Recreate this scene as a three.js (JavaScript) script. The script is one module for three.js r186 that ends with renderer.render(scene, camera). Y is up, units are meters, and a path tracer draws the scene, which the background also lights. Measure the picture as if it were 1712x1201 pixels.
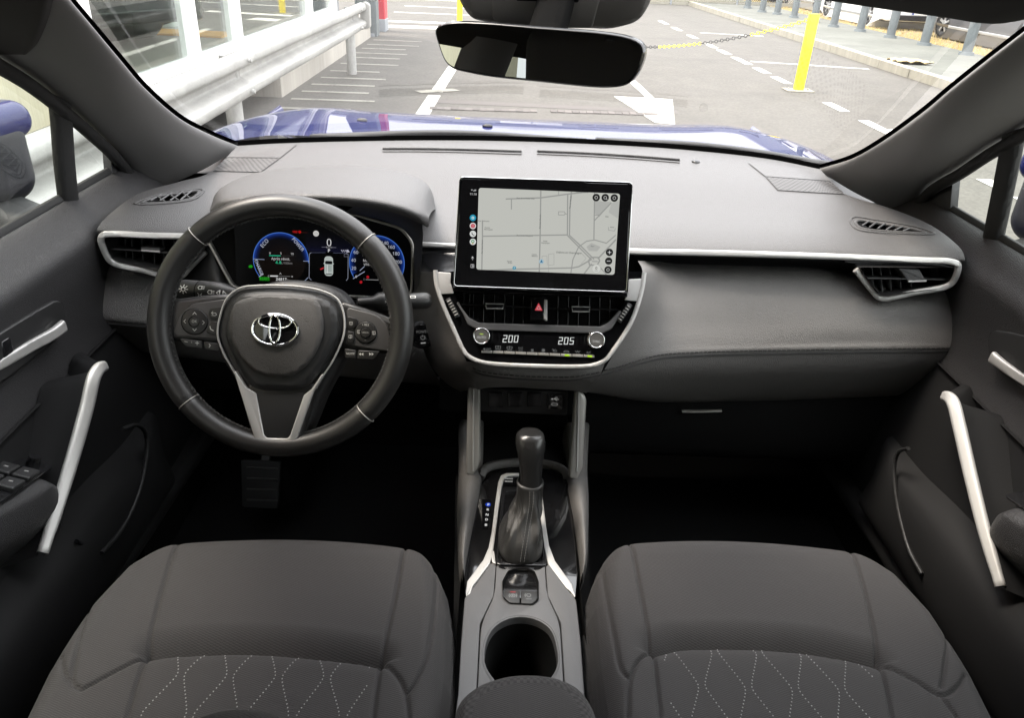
import * as THREE from 'three';
import { RoundedBoxGeometry } from 'three/addons/geometries/RoundedBoxGeometry.js';
import { FontLoader } from 'three/addons/loaders/FontLoader.js';
import { TextGeometry } from 'three/addons/geometries/TextGeometry.js';
import { MeshBVH } from 'three-mesh-bvh';
import { mergeGeometries, toCreasedNormals } from 'three/addons/utils/BufferGeometryUtils.js';

// ---------------------------------------------------------------- camera, sky, sun, exposure
const scene = new THREE.Scene();
const W0 = 1712, H0 = 1201, FOC = 1272;
const camera = new THREE.PerspectiveCamera(2 * Math.atan(H0 / 2 / FOC) * 180 / Math.PI, W0 / H0, 0.02, 400);
camera.rotation.order = 'YXZ';
camera.rotation.set(-28.5 * Math.PI / 180, -1.8 * Math.PI / 180, 2.9 * Math.PI / 180);
camera.position.set(-0.07, 1.42, 0);
camera.updateMatrixWorld();
scene.add(camera);

const renderer = new THREE.WebGLRenderer({ antialias: true });
renderer.toneMapping = THREE.LinearToneMapping;
renderer.toneMappingExposure = 5.2;
renderer.shadowMap.enabled = true;

{ // even overcast sky, brighter towards the zenith
  const w = 64, h = 64, d = new Float32Array(w * h * 4);
  for (let j = 0; j < h; j++) {
    const el = Math.max(0, Math.sin(((j + 0.5) / h - 0.5) * Math.PI)), L = 1.35 * (1 + 1.2 * el) / 2.2;
    for (let i = 0; i < w; i++) d.set([L * 0.985, L * 0.995, L * 1.02, 1], (j * w + i) * 4);
  }
  const t = new THREE.DataTexture(d, w, h, THREE.RGBAFormat, THREE.FloatType);
  t.mapping = THREE.EquirectangularReflectionMapping; t.magFilter = THREE.LinearFilter; t.minFilter = THREE.LinearFilter; t.needsUpdate = true;
  scene.background = t; scene.environment = t;
}
const sun = new THREE.DirectionalLight(0xfff3e2, 1.2);
sun.position.set(-6, 14, -4); sun.target.position.set(0, 0, -3);
sun.castShadow = true; sun.shadow.radius = 36; sun.shadow.mapSize.set(2048, 2048);
Object.assign(sun.shadow.camera, { left: -20, right: 20, top: 25, bottom: -25, near: 1, far: 60 });
scene.add(sun, sun.target);

// ---------------------------------------------------------------- helpers
const V = (x, y, z) => new THREE.Vector3(x, y, z);
const CP = camera.position, CQ = camera.quaternion;
const ray = (px, py) => V((px - W0 / 2) / FOC, -(py - H0 / 2) / FOC, -1).applyQuaternion(CQ);
const hit = (px, py, n, d) => { const r = ray(px, py); return CP.clone().addScaledVector(r, (d - n.dot(CP)) / n.dot(r)); };
const AX = V(1, 0, 0), AY = V(0, 1, 0), AZ = V(0, 0, 1);
const Zp = (px, py, z) => hit(px, py, AZ, z), Yp = (px, py, y) => hit(px, py, AY, y), Xp = (px, py, x) => hit(px, py, AX, x);
let seed = 7; const rnd = () => { seed = (seed * 1664525 + 1013904223) >>> 0; return seed / 4294967296; };
const used = {};
const numbered = (n) => { const k = used[n] = (used[n] ?? -1) + 1; return k ? n + '_' + String(k).padStart(3, '0') : n; };
function shadows(o) { o.castShadow = true; o.receiveShadow = true; return o; }
function part(name, geo, mat, parent) { const m = shadows(new THREE.Mesh(geo, mat)); m.name = name; parent.add(m); return m; }
function thing(name, label, category, group) { const g = new THREE.Group(); g.name = numbered(name); g.userData = { label, category }; if (group) g.userData.group = group; scene.add(g); return g; }
function one(name, geo, mat, label, category, group) { const m = shadows(new THREE.Mesh(geo, mat)); m.name = numbered(name); m.userData = { label, category }; if (group) m.userData.group = group; scene.add(m); return m; }
function struct(name, geo, mat) { const m = shadows(new THREE.Mesh(geo, mat)); m.name = numbered(name); m.userData = { kind: 'structure' }; scene.add(m); return m; }
const merge = (l) => mergeGeometries(l.map((g) => { const q = g.index ? g.toNonIndexed() : g.clone(); for (const k of Object.keys(q.attributes)) if (!['position', 'normal', 'uv'].includes(k)) q.deleteAttribute(k); return q; }));

// a spline surface through rows of control points; uv in metres
function crv(p, t) { // open Catmull-Rom on an array of Vector3
  const n = p.length - 1, f = Math.min(n - 1e-9, Math.max(0, t * n)), i = Math.floor(f), u = f - i;
  const a = p[i - 1] ?? p[i].clone().multiplyScalar(2).sub(p[i + 1]), b = p[i], c = p[i + 1], d = p[i + 2] ?? c.clone().multiplyScalar(2).sub(b);
  const q = (k) => 0.5 * (2 * b[k] + (c[k] - a[k]) * u + (2 * a[k] - 5 * b[k] + 4 * c[k] - d[k]) * u * u + (3 * b[k] - a[k] - 3 * c[k] + d[k]) * u * u * u);
  return V(q('x'), q('y'), q('z'));
}
function gridGeo(P, flip) { // P[r][c] of Vector3
  const R = P.length, C = P[0].length, pos = [], uv = [], ix = [];
  const U = P.map((r) => { const a = [0]; for (let c = 1; c < C; c++) a.push(a[c - 1] + r[c].distanceTo(r[c - 1])); return a; });
  const W = [...Array(C)].map((_, c) => { const a = [0]; for (let r = 1; r < R; r++) a.push(a[r - 1] + P[r][c].distanceTo(P[r - 1][c])); return a; });
  for (let r = 0; r < R; r++) for (let c = 0; c < C; c++) { pos.push(P[r][c].x, P[r][c].y, P[r][c].z); uv.push(U[r][c], W[c][r]); }
  for (let r = 0; r < R - 1; r++) for (let c = 0; c < C - 1; c++) { const a = r * C + c, b = a + 1, d = a + C, e = d + 1; flip ? ix.push(a, b, d, b, e, d) : ix.push(a, d, b, b, d, e); }
  const g = new THREE.BufferGeometry();
  g.setAttribute('position', new THREE.Float32BufferAttribute(pos, 3)); g.setAttribute('uv', new THREE.Float32BufferAttribute(uv, 2)); g.setIndex(ix); g.computeVertexNormals();
  return g;
}
function surf(rows, nr = 40, nc = 60, flip = false) {
  const mid = rows.map((r) => [...Array(nc + 1)].map((_, c) => crv(r, c / nc)));
  const P = [...Array(nr + 1)].map((_, k) => mid[0].map((_, c) => crv(mid.map((m) => m[c]), k / nr)));
  return gridGeo(P, flip);
}
const pz = (l) => l.map(([x, y, z]) => Zp(x, y, z));
// a bar with a rounded-rectangle section w x h along points; "face" is the direction its broad side looks
function bar(pts, w, h, face, { closed = false, n = 8, smooth = true, steps = 0, taper, crease = 0.7 } = {}) {
  const c = smooth ? new THREE.CatmullRomCurve3(pts, closed, 'centripetal') : null;
  const N = steps || (smooth ? pts.length * 8 : pts.length - 1);
  const at = smooth ? [...Array(N + (closed ? 0 : 1))].map((_, i) => c.getPoint(i / N)) : pts;
  const sec = []; const rr = Math.min(w, h) * 0.45;
  for (const [sx, sy, a0] of [[1, 1, 0], [-1, 1, 1], [-1, -1, 2], [1, -1, 3]]) for (let k = 0; k <= 3; k++) { const a = (a0 + k / 3) * Math.PI / 2; sec.push([sx * (w / 2 - rr) + rr * Math.cos(a), sy * (h / 2 - rr) + rr * Math.sin(a)]); }
  sec.push(sec[0]);
  const M = at.length, P = [];
  for (let i = 0; i < M; i++) {
    const p = at[(i - 1 + M) % M], q = at[(i + 1) % M];
    const t = closed ? q.clone().sub(p) : at[Math.min(M - 1, i + 1)].clone().sub(at[Math.max(0, i - 1)]);
    t.normalize(); const f = (face.isVector3 ? face.clone() : face(i / (M - 1))); f.addScaledVector(t, -f.dot(t)).normalize(); const s = t.clone().cross(f);
    const k = taper ? taper(i / (M - 1)) : 1;
    P.push(sec.map(([a, b]) => at[i].clone().addScaledVector(s, a * k).addScaledVector(f, b * k)));
  }
  if (closed) P.push(P[0]);
  else { const cap = (r) => { const m = r.reduce((a, v) => a.add(v), V(0, 0, 0)).multiplyScalar(1 / r.length); return r.map(() => m.clone()); }; P.unshift(cap(P[0])); P.push(cap(P[P.length - 1])); }
  return crease ? toCreasedNormals(gridGeo(P), crease) : gridGeo(P);
}
// a flat frame: origin, x and y axes; converts pixels to its own 2-D coordinates
class Frame {
  constructor(o, x, y) { this.o = o; this.x = x.clone().normalize(); this.n = this.x.clone().cross(y).normalize(); this.y = this.n.clone().cross(this.x); }
  uv(px, py, h = 0) { const p = hit(px, py, this.n, this.n.dot(this.o) + h).sub(this.o); return [p.dot(this.x), p.dot(this.y)]; }
  vec(px, py, h = 0) { const [a, b] = this.uv(px, py, h); return V(a, b, h); }
  place(g) { g.matrixAutoUpdate = true; g.position.copy(this.o); g.quaternion.setFromRotationMatrix(new THREE.Matrix4().makeBasis(this.x, this.y, this.n)); return g; }
  pts(l, h = 0) { return l.map(([x, y]) => this.uv(x, y, h)); }
}
// shapes in 2-D from points: rounded polygon or closed spline
function rpoly(p, r) {
  const s = new THREE.Shape(), n = p.length;
  for (let i = 0; i < n; i++) {
    const a = p[(i + n - 1) % n], b = p[i], c = p[(i + 1) % n], l1 = Math.hypot(a[0] - b[0], a[1] - b[1]), l2 = Math.hypot(c[0] - b[0], c[1] - b[1]);
    const rr = Math.min(Array.isArray(r) ? r[i] : r, l1 * 0.48, l2 * 0.48), u = [b[0] + (a[0] - b[0]) / l1 * rr, b[1] + (a[1] - b[1]) / l1 * rr], w = [b[0] + (c[0] - b[0]) / l2 * rr, b[1] + (c[1] - b[1]) / l2 * rr];
    i ? s.lineTo(...u) : s.moveTo(...u); s.quadraticCurveTo(b[0], b[1], w[0], w[1]);
  }
  s.closePath(); return s;
}
function spl(p, n = 80) { const c = new THREE.CatmullRomCurve3(p.map(([x, y]) => V(x, y, 0)), true, 'centripetal'); return new THREE.Shape(c.getPoints(n).slice(0, -1).map((v) => new THREE.Vector2(v.x, v.y))); }
function ell(cx, cy, rx, ry = rx, n = 40) { return new THREE.Shape([...Array(n)].map((_, i) => new THREE.Vector2(cx + rx * Math.cos(i / n * 2 * Math.PI), cy + ry * Math.sin(i / n * 2 * Math.PI)))); }
const grow = (s, d) => { // a crude outline offset about the centroid of the points
  const p = s.getPoints(6), n = p.length, area = THREE.ShapeUtils.area(p), sg = Math.sign(area);
  return new THREE.Shape(p.map((b, i) => { const a = p[(i + n - 1) % n], c = p[(i + 1) % n], t = c.clone().sub(a).normalize(); return new THREE.Vector2(b.x + t.y * d * sg, b.y - t.x * d * sg); }));
};
function ext(shape, h0, h1, bevel = 0, seg = 12, bs = 3) { // solid between heights h0 and h1, bevelled on top, outline kept
  const g = new THREE.ExtrudeGeometry(shape, { depth: Math.max(1e-5, h1 - h0 - bevel * (bevel ? 1 : 0)), bevelEnabled: bevel > 0, bevelThickness: bevel, bevelSize: bevel, bevelOffset: -bevel, bevelSegments: bs, curveSegments: seg });
  g.translate(0, 0, h0); return bevel ? toCreasedNormals(g, 0.6) : g;
}
const flat = (shape, h, seg = 12) => { const g = new THREE.ShapeGeometry(shape, seg); g.translate(0, 0, h); return g; };
function planar(g, x0, y0, x1, y1) { const p = g.attributes.position, u = new Float32Array(p.count * 2); for (let i = 0; i < p.count; i++) { u[2 * i] = (p.getX(i) - x0) / (x1 - x0); u[2 * i + 1] = (p.getY(i) - y0) / (y1 - y0); } g.setAttribute('uv', new THREE.BufferAttribute(u, 2)); return g; }
const box = (x, y, z, cx, cy, cz, r = 0) => (r ? new RoundedBoxGeometry(x, y, z, 3, r) : new THREE.BoxGeometry(x, y, z)).translate(cx, cy, cz);
const cyl = (r0, r1, h, seg = 24) => new THREE.CylinderGeometry(r0, r1, h, seg);

// ---------------------------------------------------------------- textures
function dataTex(n, f, srgb) {
  const d = new Uint8Array(n * n * 4);
  for (let j = 0; j < n; j++) for (let i = 0; i < n; i++) { const v = f(i, j), k = (j * n + i) * 4; d[k] = v[0] ?? v; d[k + 1] = v[1] ?? v; d[k + 2] = v[2] ?? v; d[k + 3] = 255; }
  const t = new THREE.DataTexture(d, n, n); t.wrapS = t.wrapT = THREE.RepeatWrapping; t.magFilter = THREE.LinearFilter; t.minFilter = THREE.LinearMipmapLinearFilter; t.generateMipmaps = true; if (srgb) t.colorSpace = THREE.SRGBColorSpace; t.needsUpdate = true; return t;
}
function vnoise(n, cells) { // tileable value noise
  const g = [...Array(cells * cells)].map(rnd), s = (t) => t * t * (3 - 2 * t);
  return (x, y) => { const fx = x / n * cells, fy = y / n * cells, i = Math.floor(fx), j = Math.floor(fy), u = s(fx - i), v = s(fy - j), at = (a, b) => g[((b % cells + cells) % cells) * cells + (a % cells + cells) % cells]; return (at(i, j) * (1 - u) + at(i + 1, j) * u) * (1 - v) + (at(i, j + 1) * (1 - u) + at(i + 1, j + 1) * u) * v; };
}
function worley(n, cells) {
  const p = [...Array(cells * cells)].map(() => [rnd(), rnd()]);
  return (x, y) => { const fx = x / n * cells, fy = y / n * cells, i = Math.floor(fx), j = Math.floor(fy); let a = 9, b = 9;
    for (let dj = -1; dj <= 1; dj++) for (let di = -1; di <= 1; di++) { const q = p[((j + dj + cells) % cells) * cells + (i + di + cells) % cells], d = Math.hypot(i + di + q[0] - fx, j + dj + q[1] - fy); if (d < a) { b = a; a = d; } else if (d < b) b = d; }
    return b - a; };
}
const rep = (t, s) => { const c = t.clone(); c.repeat.set(1 / s, 1 / s); c.needsUpdate = true; return c; };
const wl = worley(256, 22), n1 = vnoise(256, 8), n2 = vnoise(256, 64), n3 = vnoise(256, 24);
const grainT = dataTex(256, (i, j) => Math.min(255, 90 + 300 * Math.min(0.5, wl(i, j)) + 30 * n2(i, j)));
const fineT = dataTex(256, (i, j) => 110 + 90 * n2(i, j) + 50 * n3(i, j));
const weaveT = dataTex(256, (i, j) => { const a = Math.sin(i / 256 * Math.PI * 2 * 16), b = Math.sin(j / 256 * Math.PI * 2 * 24 + (Math.floor(i / 16) % 2) * Math.PI); return 120 + 45 * a * b + 40 * b + 50 * (n2(i, j) - 0.5); });
const weaveC = dataTex(256, (i, j) => { const b = Math.sin(j / 256 * Math.PI * 2 * 24 + (Math.floor(i / 16) % 2) * Math.PI), v = 196 + 30 * b + 44 * (rnd() - 0.5); return [v, v * 0.985, v * 0.985]; }, true);
const brushT = (() => { const col = [...Array(256)].map(rnd); return dataTex(256, (i, j) => 120 + 90 * col[j] + 20 * rnd()); })();
const asphC = (() => { const a = vnoise(512, 4), b = vnoise(512, 16), c = vnoise(512, 170); return dataTex(512, (i, j) => { const v = 128 + 10 * (a(i, j) - 0.5) + 10 * (b(i, j) - 0.5) + 22 * (c(i, j) - 0.5) + 20 * (rnd() - 0.5); return [v * 1.02, v, v * 0.955]; }, true); })();
const stainC = (() => { const a = vnoise(512, 5), b = vnoise(512, 21), c = vnoise(512, 90); return dataTex(512, (i, j) => { const m = a(i, j) * 0.5 + b(i, j) * 0.35 + c(i, j) * 0.15, v = 205 + 46 * (m - 0.5) + 12 * (rnd() - 0.5); return [v, v * 0.985, v * 0.95]; }, true); })();
const paintC = (() => { const a = vnoise(256, 10), b = vnoise(256, 60); return dataTex(256, (i, j) => { const w = a(i, j) * 0.6 + b(i, j) * 0.4, v = w > 0.66 ? 190 : 236 - 20 * b(i, j); return [v, v, v * 0.97]; }, true); })();

function canvas(w, h, draw, bg = '#000') { const c = document.createElement('canvas'); c.width = w; c.height = h; const x = c.getContext('2d'); x.fillStyle = bg; x.fillRect(0, 0, w, h); draw(x, w, h); const t = new THREE.CanvasTexture(c); t.colorSpace = THREE.SRGBColorSpace; return t; }

// ---------------------------------------------------------------- materials (linear base colours)
const lin = (r, g = r, b = r) => new THREE.Color().setRGB(r, g, b);
const std = (c, roughness, o = {}) => new THREE.MeshStandardMaterial({ color: c.isColor ? c : lin(...[].concat(c)), roughness, side: THREE.DoubleSide, ...o });
const phy = (c, roughness, o = {}) => new THREE.MeshPhysicalMaterial({ color: c.isColor ? c : lin(...[].concat(c)), roughness, side: THREE.DoubleSide, ...o });
const M = {
  dashTop: std([0.066, 0.064, 0.064], 0.46, { bumpMap: rep(grainT, 0.06), bumpScale: 0.0006 }),
  leather: std([0.118, 0.113, 0.109], 0.47, { bumpMap: rep(grainT, 0.055), bumpScale: 0.0008 }),
  wheelLeather: std([0.017, 0.0165, 0.016], 0.37, { bumpMap: rep(fineT, 0.03), bumpScale: 0.00012 }),
  doorTop: std([0.027, 0.0262, 0.0275], 0.5, { bumpMap: rep(grainT, 0.055), bumpScale: 0.0008 }),
  pillar: std([0.17, 0.166, 0.164], 0.6, { bumpMap: rep(fineT, 0.02), bumpScale: 0.0001 }),
  headliner: std([0.03, 0.028, 0.027], 0.95),
  black: std([0.016, 0.016, 0.0165], 0.5, { bumpMap: rep(fineT, 0.02), bumpScale: 0.0001 }),
  blackSoft: phy([0.009, 0.009, 0.0095], 0.75, { specularIntensity: 0.45 }),
  deep: phy([0.005, 0.005, 0.005], 0.9, { specularIntensity: 0.25 }),
  carpet: phy([0.009, 0.009, 0.0095], 1, { specularIntensity: 0.2 }),
  piano: phy([0.006, 0.006, 0.0065], 0.08, { clearcoat: 0.6, clearcoatRoughness: 0.04 }),
  gloss: phy([0.01, 0.01, 0.011], 0.22),
  consoleGrey: std([0.082, 0.081, 0.083], 0.5, { bumpMap: rep(fineT, 0.03), bumpScale: 0.00012 }),
  satin: std([0.48, 0.472, 0.458], 0.4, { metalness: 0.4 }),
  satinDark: std([0.32, 0.31, 0.29], 0.38, { metalness: 0.35 }),
  chrome: std([0.8, 0.8, 0.8], 0.07, { metalness: 1 }),
  fabric: phy([0.055, 0.053, 0.0535], 0.95, { map: rep(weaveC, 0.062), bumpMap: rep(weaveT, 0.062), bumpScale: 0.0004, sheen: 0.15, sheenRoughness: 0.6, sheenColor: lin(0.5, 0.48, 0.46) }),
  thread: std([0.27, 0.265, 0.26], 0.8),
  threadDark: std([0.012, 0.012, 0.012], 0.8),
  glass: phy([1, 1, 1], 0, { transmission: 1, ior: 1.5, thickness: 0 }),
  glassTint: phy([0.86, 0.9, 0.87], 0, { transmission: 1, ior: 1.5, thickness: 0 }),
  glassPrivacy: phy([0.32, 0.34, 0.33], 0, { transmission: 1, ior: 1.5, thickness: 0 }),
  frit: phy([0.002, 0.002, 0.002], 1, { specularIntensity: 0 }),
  rubber: std([0.01, 0.01, 0.01], 0.7),
  blue: phy([0.004, 0.007, 0.07], 0.5, { specularIntensity: 0.1, clearcoat: 0.75, clearcoatRoughness: 0.02 }),
  mirror: std([0.82, 0.82, 0.82], 0.0, { metalness: 1 }),
};
// ================================================================ OUTSIDE: the lot
const X = {
  asphalt: std([0.33, 0.322, 0.312], 0.92, { map: rep(asphC, 3.1), bumpMap: rep(asphC, 1.3), bumpScale: 0.0012 }),
  pave: std([0.16, 0.172, 0.162], 0.95, { map: rep(stainC, 2.3) }),
  kerb: std([0.45, 0.44, 0.385], 0.9, { map: rep(stainC, 0.9) }),
  paint: std([0.72, 0.71, 0.68], 0.75, { map: rep(paintC, 1.1) }),
  paintWorn: std([0.32, 0.31, 0.285], 0.85, { map: rep(paintC, 0.5) }),
  sett: [0.075, 0.09, 0.105].map((v) => std([v * 1.12, v, v * 0.93], 0.9)),
  galv: std([0.58, 0.592, 0.605], 0.5, { map: rep(stainC, 1.7), metalness: 0.1 }),
  galvPost: std([0.6, 0.62, 0.64], 0.5, { map: rep(stainC, 0.8), metalness: 0.1 }),
  plaster: std([0.62, 0.60, 0.57], 0.9, { map: rep(stainC, 2.0) }),
  cream: std([0.62, 0.60, 0.47], 0.9, { map: rep(stainC, 3.0) }),
  whiteFrame: std([0.8, 0.8, 0.79], 0.45),
  greyPanel: std([0.26, 0.28, 0.30], 0.6),
  red: std([0.5, 0.03, 0.05], 0.5),
  bluegrey: std([0.20, 0.24, 0.27], 0.55, { map: rep(stainC, 0.6) }),
  yellow: std([0.9, 0.72, 0.01], 0.5),
  darkCar: phy([0.035, 0.036, 0.04], 0.4, { metalness: 0.3, clearcoat: 1, clearcoatRoughness: 0.05 }),
  greyCar: phy([0.09, 0.09, 0.095], 0.4, { metalness: 0.4, clearcoat: 1, clearcoatRoughness: 0.05 }),
  whiteCar: phy([0.75, 0.75, 0.74], 0.35, { clearcoat: 1, clearcoatRoughness: 0.05 }),
  silverCar: phy([0.45, 0.46, 0.47], 0.35, { metalness: 0.5, clearcoat: 1, clearcoatRoughness: 0.05 }),
  carGlass: phy([0.02, 0.022, 0.024], 0.05),
  alloy: std([0.6, 0.6, 0.6], 0.3, { metalness: 0.8 }),
  soil: std([0.34, 0.27, 0.15], 1, { map: rep(stainC, 0.7) }),
  straw: std([0.5, 0.4, 0.17], 0.9),
  floorIn: std([0.5, 0.49, 0.47], 0.35, { map: rep(stainC, 2.5) }),
  card: std([0.45, 0.36, 0.2], 0.9),
};
const quad = (a, b, c, d) => gridGeo([[a, b], [d, c]]); // counter-clockwise seen from above
function groundStrip(x0, z0, x1, z1, w, y = 0.004) { const t = V(x1 - x0, 0, z1 - z0).normalize(), s = V(-t.z, 0, t.x).multiplyScalar(w / 2), a = V(x0, y, z0), b = V(x1, y, z1); return gridGeo([[a.clone().add(s), b.clone().add(s)], [a.clone().sub(s), b.clone().sub(s)]]); }
const ground = struct('ground', (() => { const g = new THREE.PlaneGeometry(240, 240, 1, 1); g.rotateX(-Math.PI / 2); planar2(g); return g; })(), X.asphalt);
function planar2(g) { const p = g.attributes.position, u = new Float32Array(p.count * 2); for (let i = 0; i < p.count; i++) { u[2 * i] = p.getX(i); u[2 * i + 1] = p.getZ(i); } g.setAttribute('uv', new THREE.BufferAttribute(u, 2)); return g; }
const gp = (px, py) => Yp(px, py, 0);
// painted markings
part('lane_line', groundStrip(-0.84, -5.4, -0.76, -8.35, 0.13), X.paint, ground);
part('lane_line', groundStrip(-0.755, -8.55, -0.60, -13.6, 0.13), X.paint, ground);
part('worn_mark', groundStrip(-0.95, -8.5, -0.55, -8.75, 0.16, 0.006), X.paintWorn, ground);
for (const y of [184, 168, 154.5, 142, 130, 118, 105, 94, 86, 78, 71, 63]) { const z = gp(540, y).z, k = rnd() * 0.25; part('hatch_line', groundStrip(-2.12, z, -1.55 + k, z - 0.05, 0.075), X.paintWorn, ground); }
for (const [a, b] of [[[1440, 202], [1500, 233]], [[1378, 172], [1416, 187]], [[1297, 129], [1325, 141]], [[1267, 114], [1291, 124]], [[1230, 96], [1262, 109]], [[1209, 84], [1223, 92]], [[1187, 74], [1203, 81]], [[1154, 59], [1166, 65]], [[1128, 46], [1142, 52]], [[1104, 35], [1116, 41]], [[1632, 300], [1668, 319]], [[1690, 330], [1712, 342]]]) { const p = gp(...a), q = gp(...b); part('lane_dash', groundStrip(3.66, p.z, 3.66, q.z, 0.12), X.paint, ground); }
for (const [a, b] of [[[1254, 103], [1452, 116]], [[1170, 55], [1276, 61]], [[1480, 219], [1530, 217]]]) { const p = gp(...a), q = gp(...b); part('bay_line', groundStrip(p.x, p.z, q.x, q.z, 0.09), X.paint, ground); }
{ const s = new THREE.Shape([[1026, 162], [1080, 164], [1050, 136], [1063, 136], [1094, 165], [1124, 167], [1128, 209], [1095, 206]].map(([a, b]) => { const p = gp(a, b); return new THREE.Vector2(p.x, -p.z); })); const g = new THREE.ShapeGeometry(s); g.rotateX(-Math.PI / 2); g.translate(0, 0.005, 0); planar2(g); part('arrow_marking', g, X.paint, ground); }
for (const [z, w, x1] of [[-15.3, 0.5, -0.7], [-16.4, 0.35, 0.5], [-18.6, 0.14, 2], [-20.6, 0.14, 2], [-23.2, 0.14, 2.2]]) part('crossing_line', groundStrip(-2.5, z, x1, z - 0.3, w), X.paint, ground);
for (let i = 0; i < 30; i++) { const p = gp(724 + i * 12 + (i > 14 ? 22 : 0), 182 + i * 0.35); part('paving_sett', box(0.066, 0.016, 0.11 + rnd() * 0.02, p.x, 0.001 + rnd() * 0.003, p.z), X.sett[i % 3], ground); }
part('drain_strip', groundStrip(-0.75, -8.02, 1.75, -8.02, 0.2, 0.003), X.paintWorn, ground).material = X.sett[0];
// pavement, kerb, dry grass on the far side of the lane
const pavement = struct('pavement', planar2(box(2.4, 0.1, 60, 7.12, 0.05, -12)), X.pave);
const kerb = struct('kerb', new THREE.BufferGeometry().copy(box(0.01, 0.01, 0.01, 5.84, 0.0, -12)), X.kerb);
for (let z = 8; z > -36; z -= 1) part('kerb_stone', planar2(box(0.15, 0.12, 0.99, 5.84 + (rnd() - 0.5) * 0.012, 0.062, z)), X.kerb, kerb);
struct('soil_strip', planar2(box(14, 0.08, 60, 15.32, 0.04, -12)), X.soil);
{ // straw tufts
  const blade = new THREE.BufferGeometry(); blade.setAttribute('position', new THREE.Float32BufferAttribute([-0.006, 0, 0, 0.006, 0, 0, 0.02, 0.2, 0.01], 3)); blade.computeVertexNormals();
  const N = 5000, im = new THREE.InstancedMesh(blade, X.straw, N), m = new THREE.Matrix4(), q = new THREE.Quaternion(), e = new THREE.Euler();
  for (let i = 0; i < N; i++) { e.set((rnd() - 0.5) * 0.9, rnd() * 6.3, (rnd() - 0.5) * 0.9); m.compose(V(8.28 + rnd() * rnd() * 2.2, 0.08, -30 + rnd() * 20), q.setFromEuler(e), V(1, 0.2 + 0.45 * rnd() * rnd(), 1)); im.setMatrixAt(i, m); }
  im.name = 'dry_grass'; im.userData = { label: 'dry yellow grass strip between grey posts and parked cars', category: 'grass', kind: 'stuff' }; scene.add(shadows(im));
}
// row of blue-grey steel posts
{
  const P = [[7.136, -24.7], [7.11, -23.168], [7.321, -22.5], [7.434, -21.46], [7.5, -20.2], [7.54, -19.03], [7.767, -18.08], [7.88, -16.84], [7.956, -15.55], [7.995, -14.11], [8.03, -12.7], [8.05, -11.3], [8.06, -9.9]];
  let proto;
  P.forEach(([x, z], i) => {
    let o;
    if (!proto) { o = proto = thing('steel_post', 'blue grey round steel post on pavement before parked cars', 'post', 'posts along the pavement'); part('pipe', cyl(0.085, 0.085, 1.5, 20).translate(0, 0.75, 0), X.bluegrey, o); part('foot', cyl(0.12, 0.13, 0.05, 16).translate(0, 0.025, 0), X.bluegrey, o); part('cap', new THREE.SphereGeometry(0.085, 16, 6, 0, 7, 0, 1.57).scale(1, 0.3, 1).translate(0, 1.5, 0), X.bluegrey, o); }
    else { o = proto.clone(); o.name = numbered('steel_post'); scene.add(o); }
    o.position.set(x, 0.1, z);
  });
}
// yellow bollards and chain
function bollard(x, z, label) { const o = thing('bollard', label, 'bollard'); o.position.set(x, 0, z); part('tube', ext(rpoly([[-0.055, -0.04], [0.055, -0.04], [0.055, 0.04], [-0.055, 0.04]], 0.01), 0.01, 0.87, 0.004).rotateX(-Math.PI / 2), X.yellow, o); part('base_plate', box(0.34, 0.012, 0.24, 0, 0.008, 0, 0.004), X.kerb, o); for (const s of [-1, 1]) part('bolt', cyl(0.012, 0.012, 0.02, 6).translate(s * 0.12, 0.022, 0), X.galvPost, o); return o; }
bollard(3.6, -9.82, 'yellow steel bollard with white base plate beside the dashed lane line');
bollard(-0.95, -16.9, 'yellow steel bollard standing in the far part of the lot beyond the mirror');
{
  const o = thing('barrier_chain', 'sagging yellow and black plastic chain tied to the yellow bollard', 'chain'), A = V(3.55, 0.8, -9.85), B = V(-0.9, 0.8, -16.85), L = A.distanceTo(B), K = 170;
  const link = new THREE.TorusGeometry(0.019, 0.0046, 5, 10).scale(1.35, 1, 1); let seg = [];
  for (let i = 0; i < K; i++) {
    const t = (i + 0.5) / K, p = A.clone().lerp(B, t); p.y -= 4 * 0.7 * t * (1 - t);
    const g = link.clone(); g.rotateX(i % 2 ? Math.PI / 2 : 0); g.rotateY(Math.atan2(-(B.z - A.z), B.x - A.x)); g.translate(p.x, p.y, p.z); seg.push(g);
    if (seg.length === 17 || i === K - 1) { part('chain_length', merge(seg), Math.floor(i / 17) % 2 ? M.rubber : X.yellow, o); seg = []; }
  }
}
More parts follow.
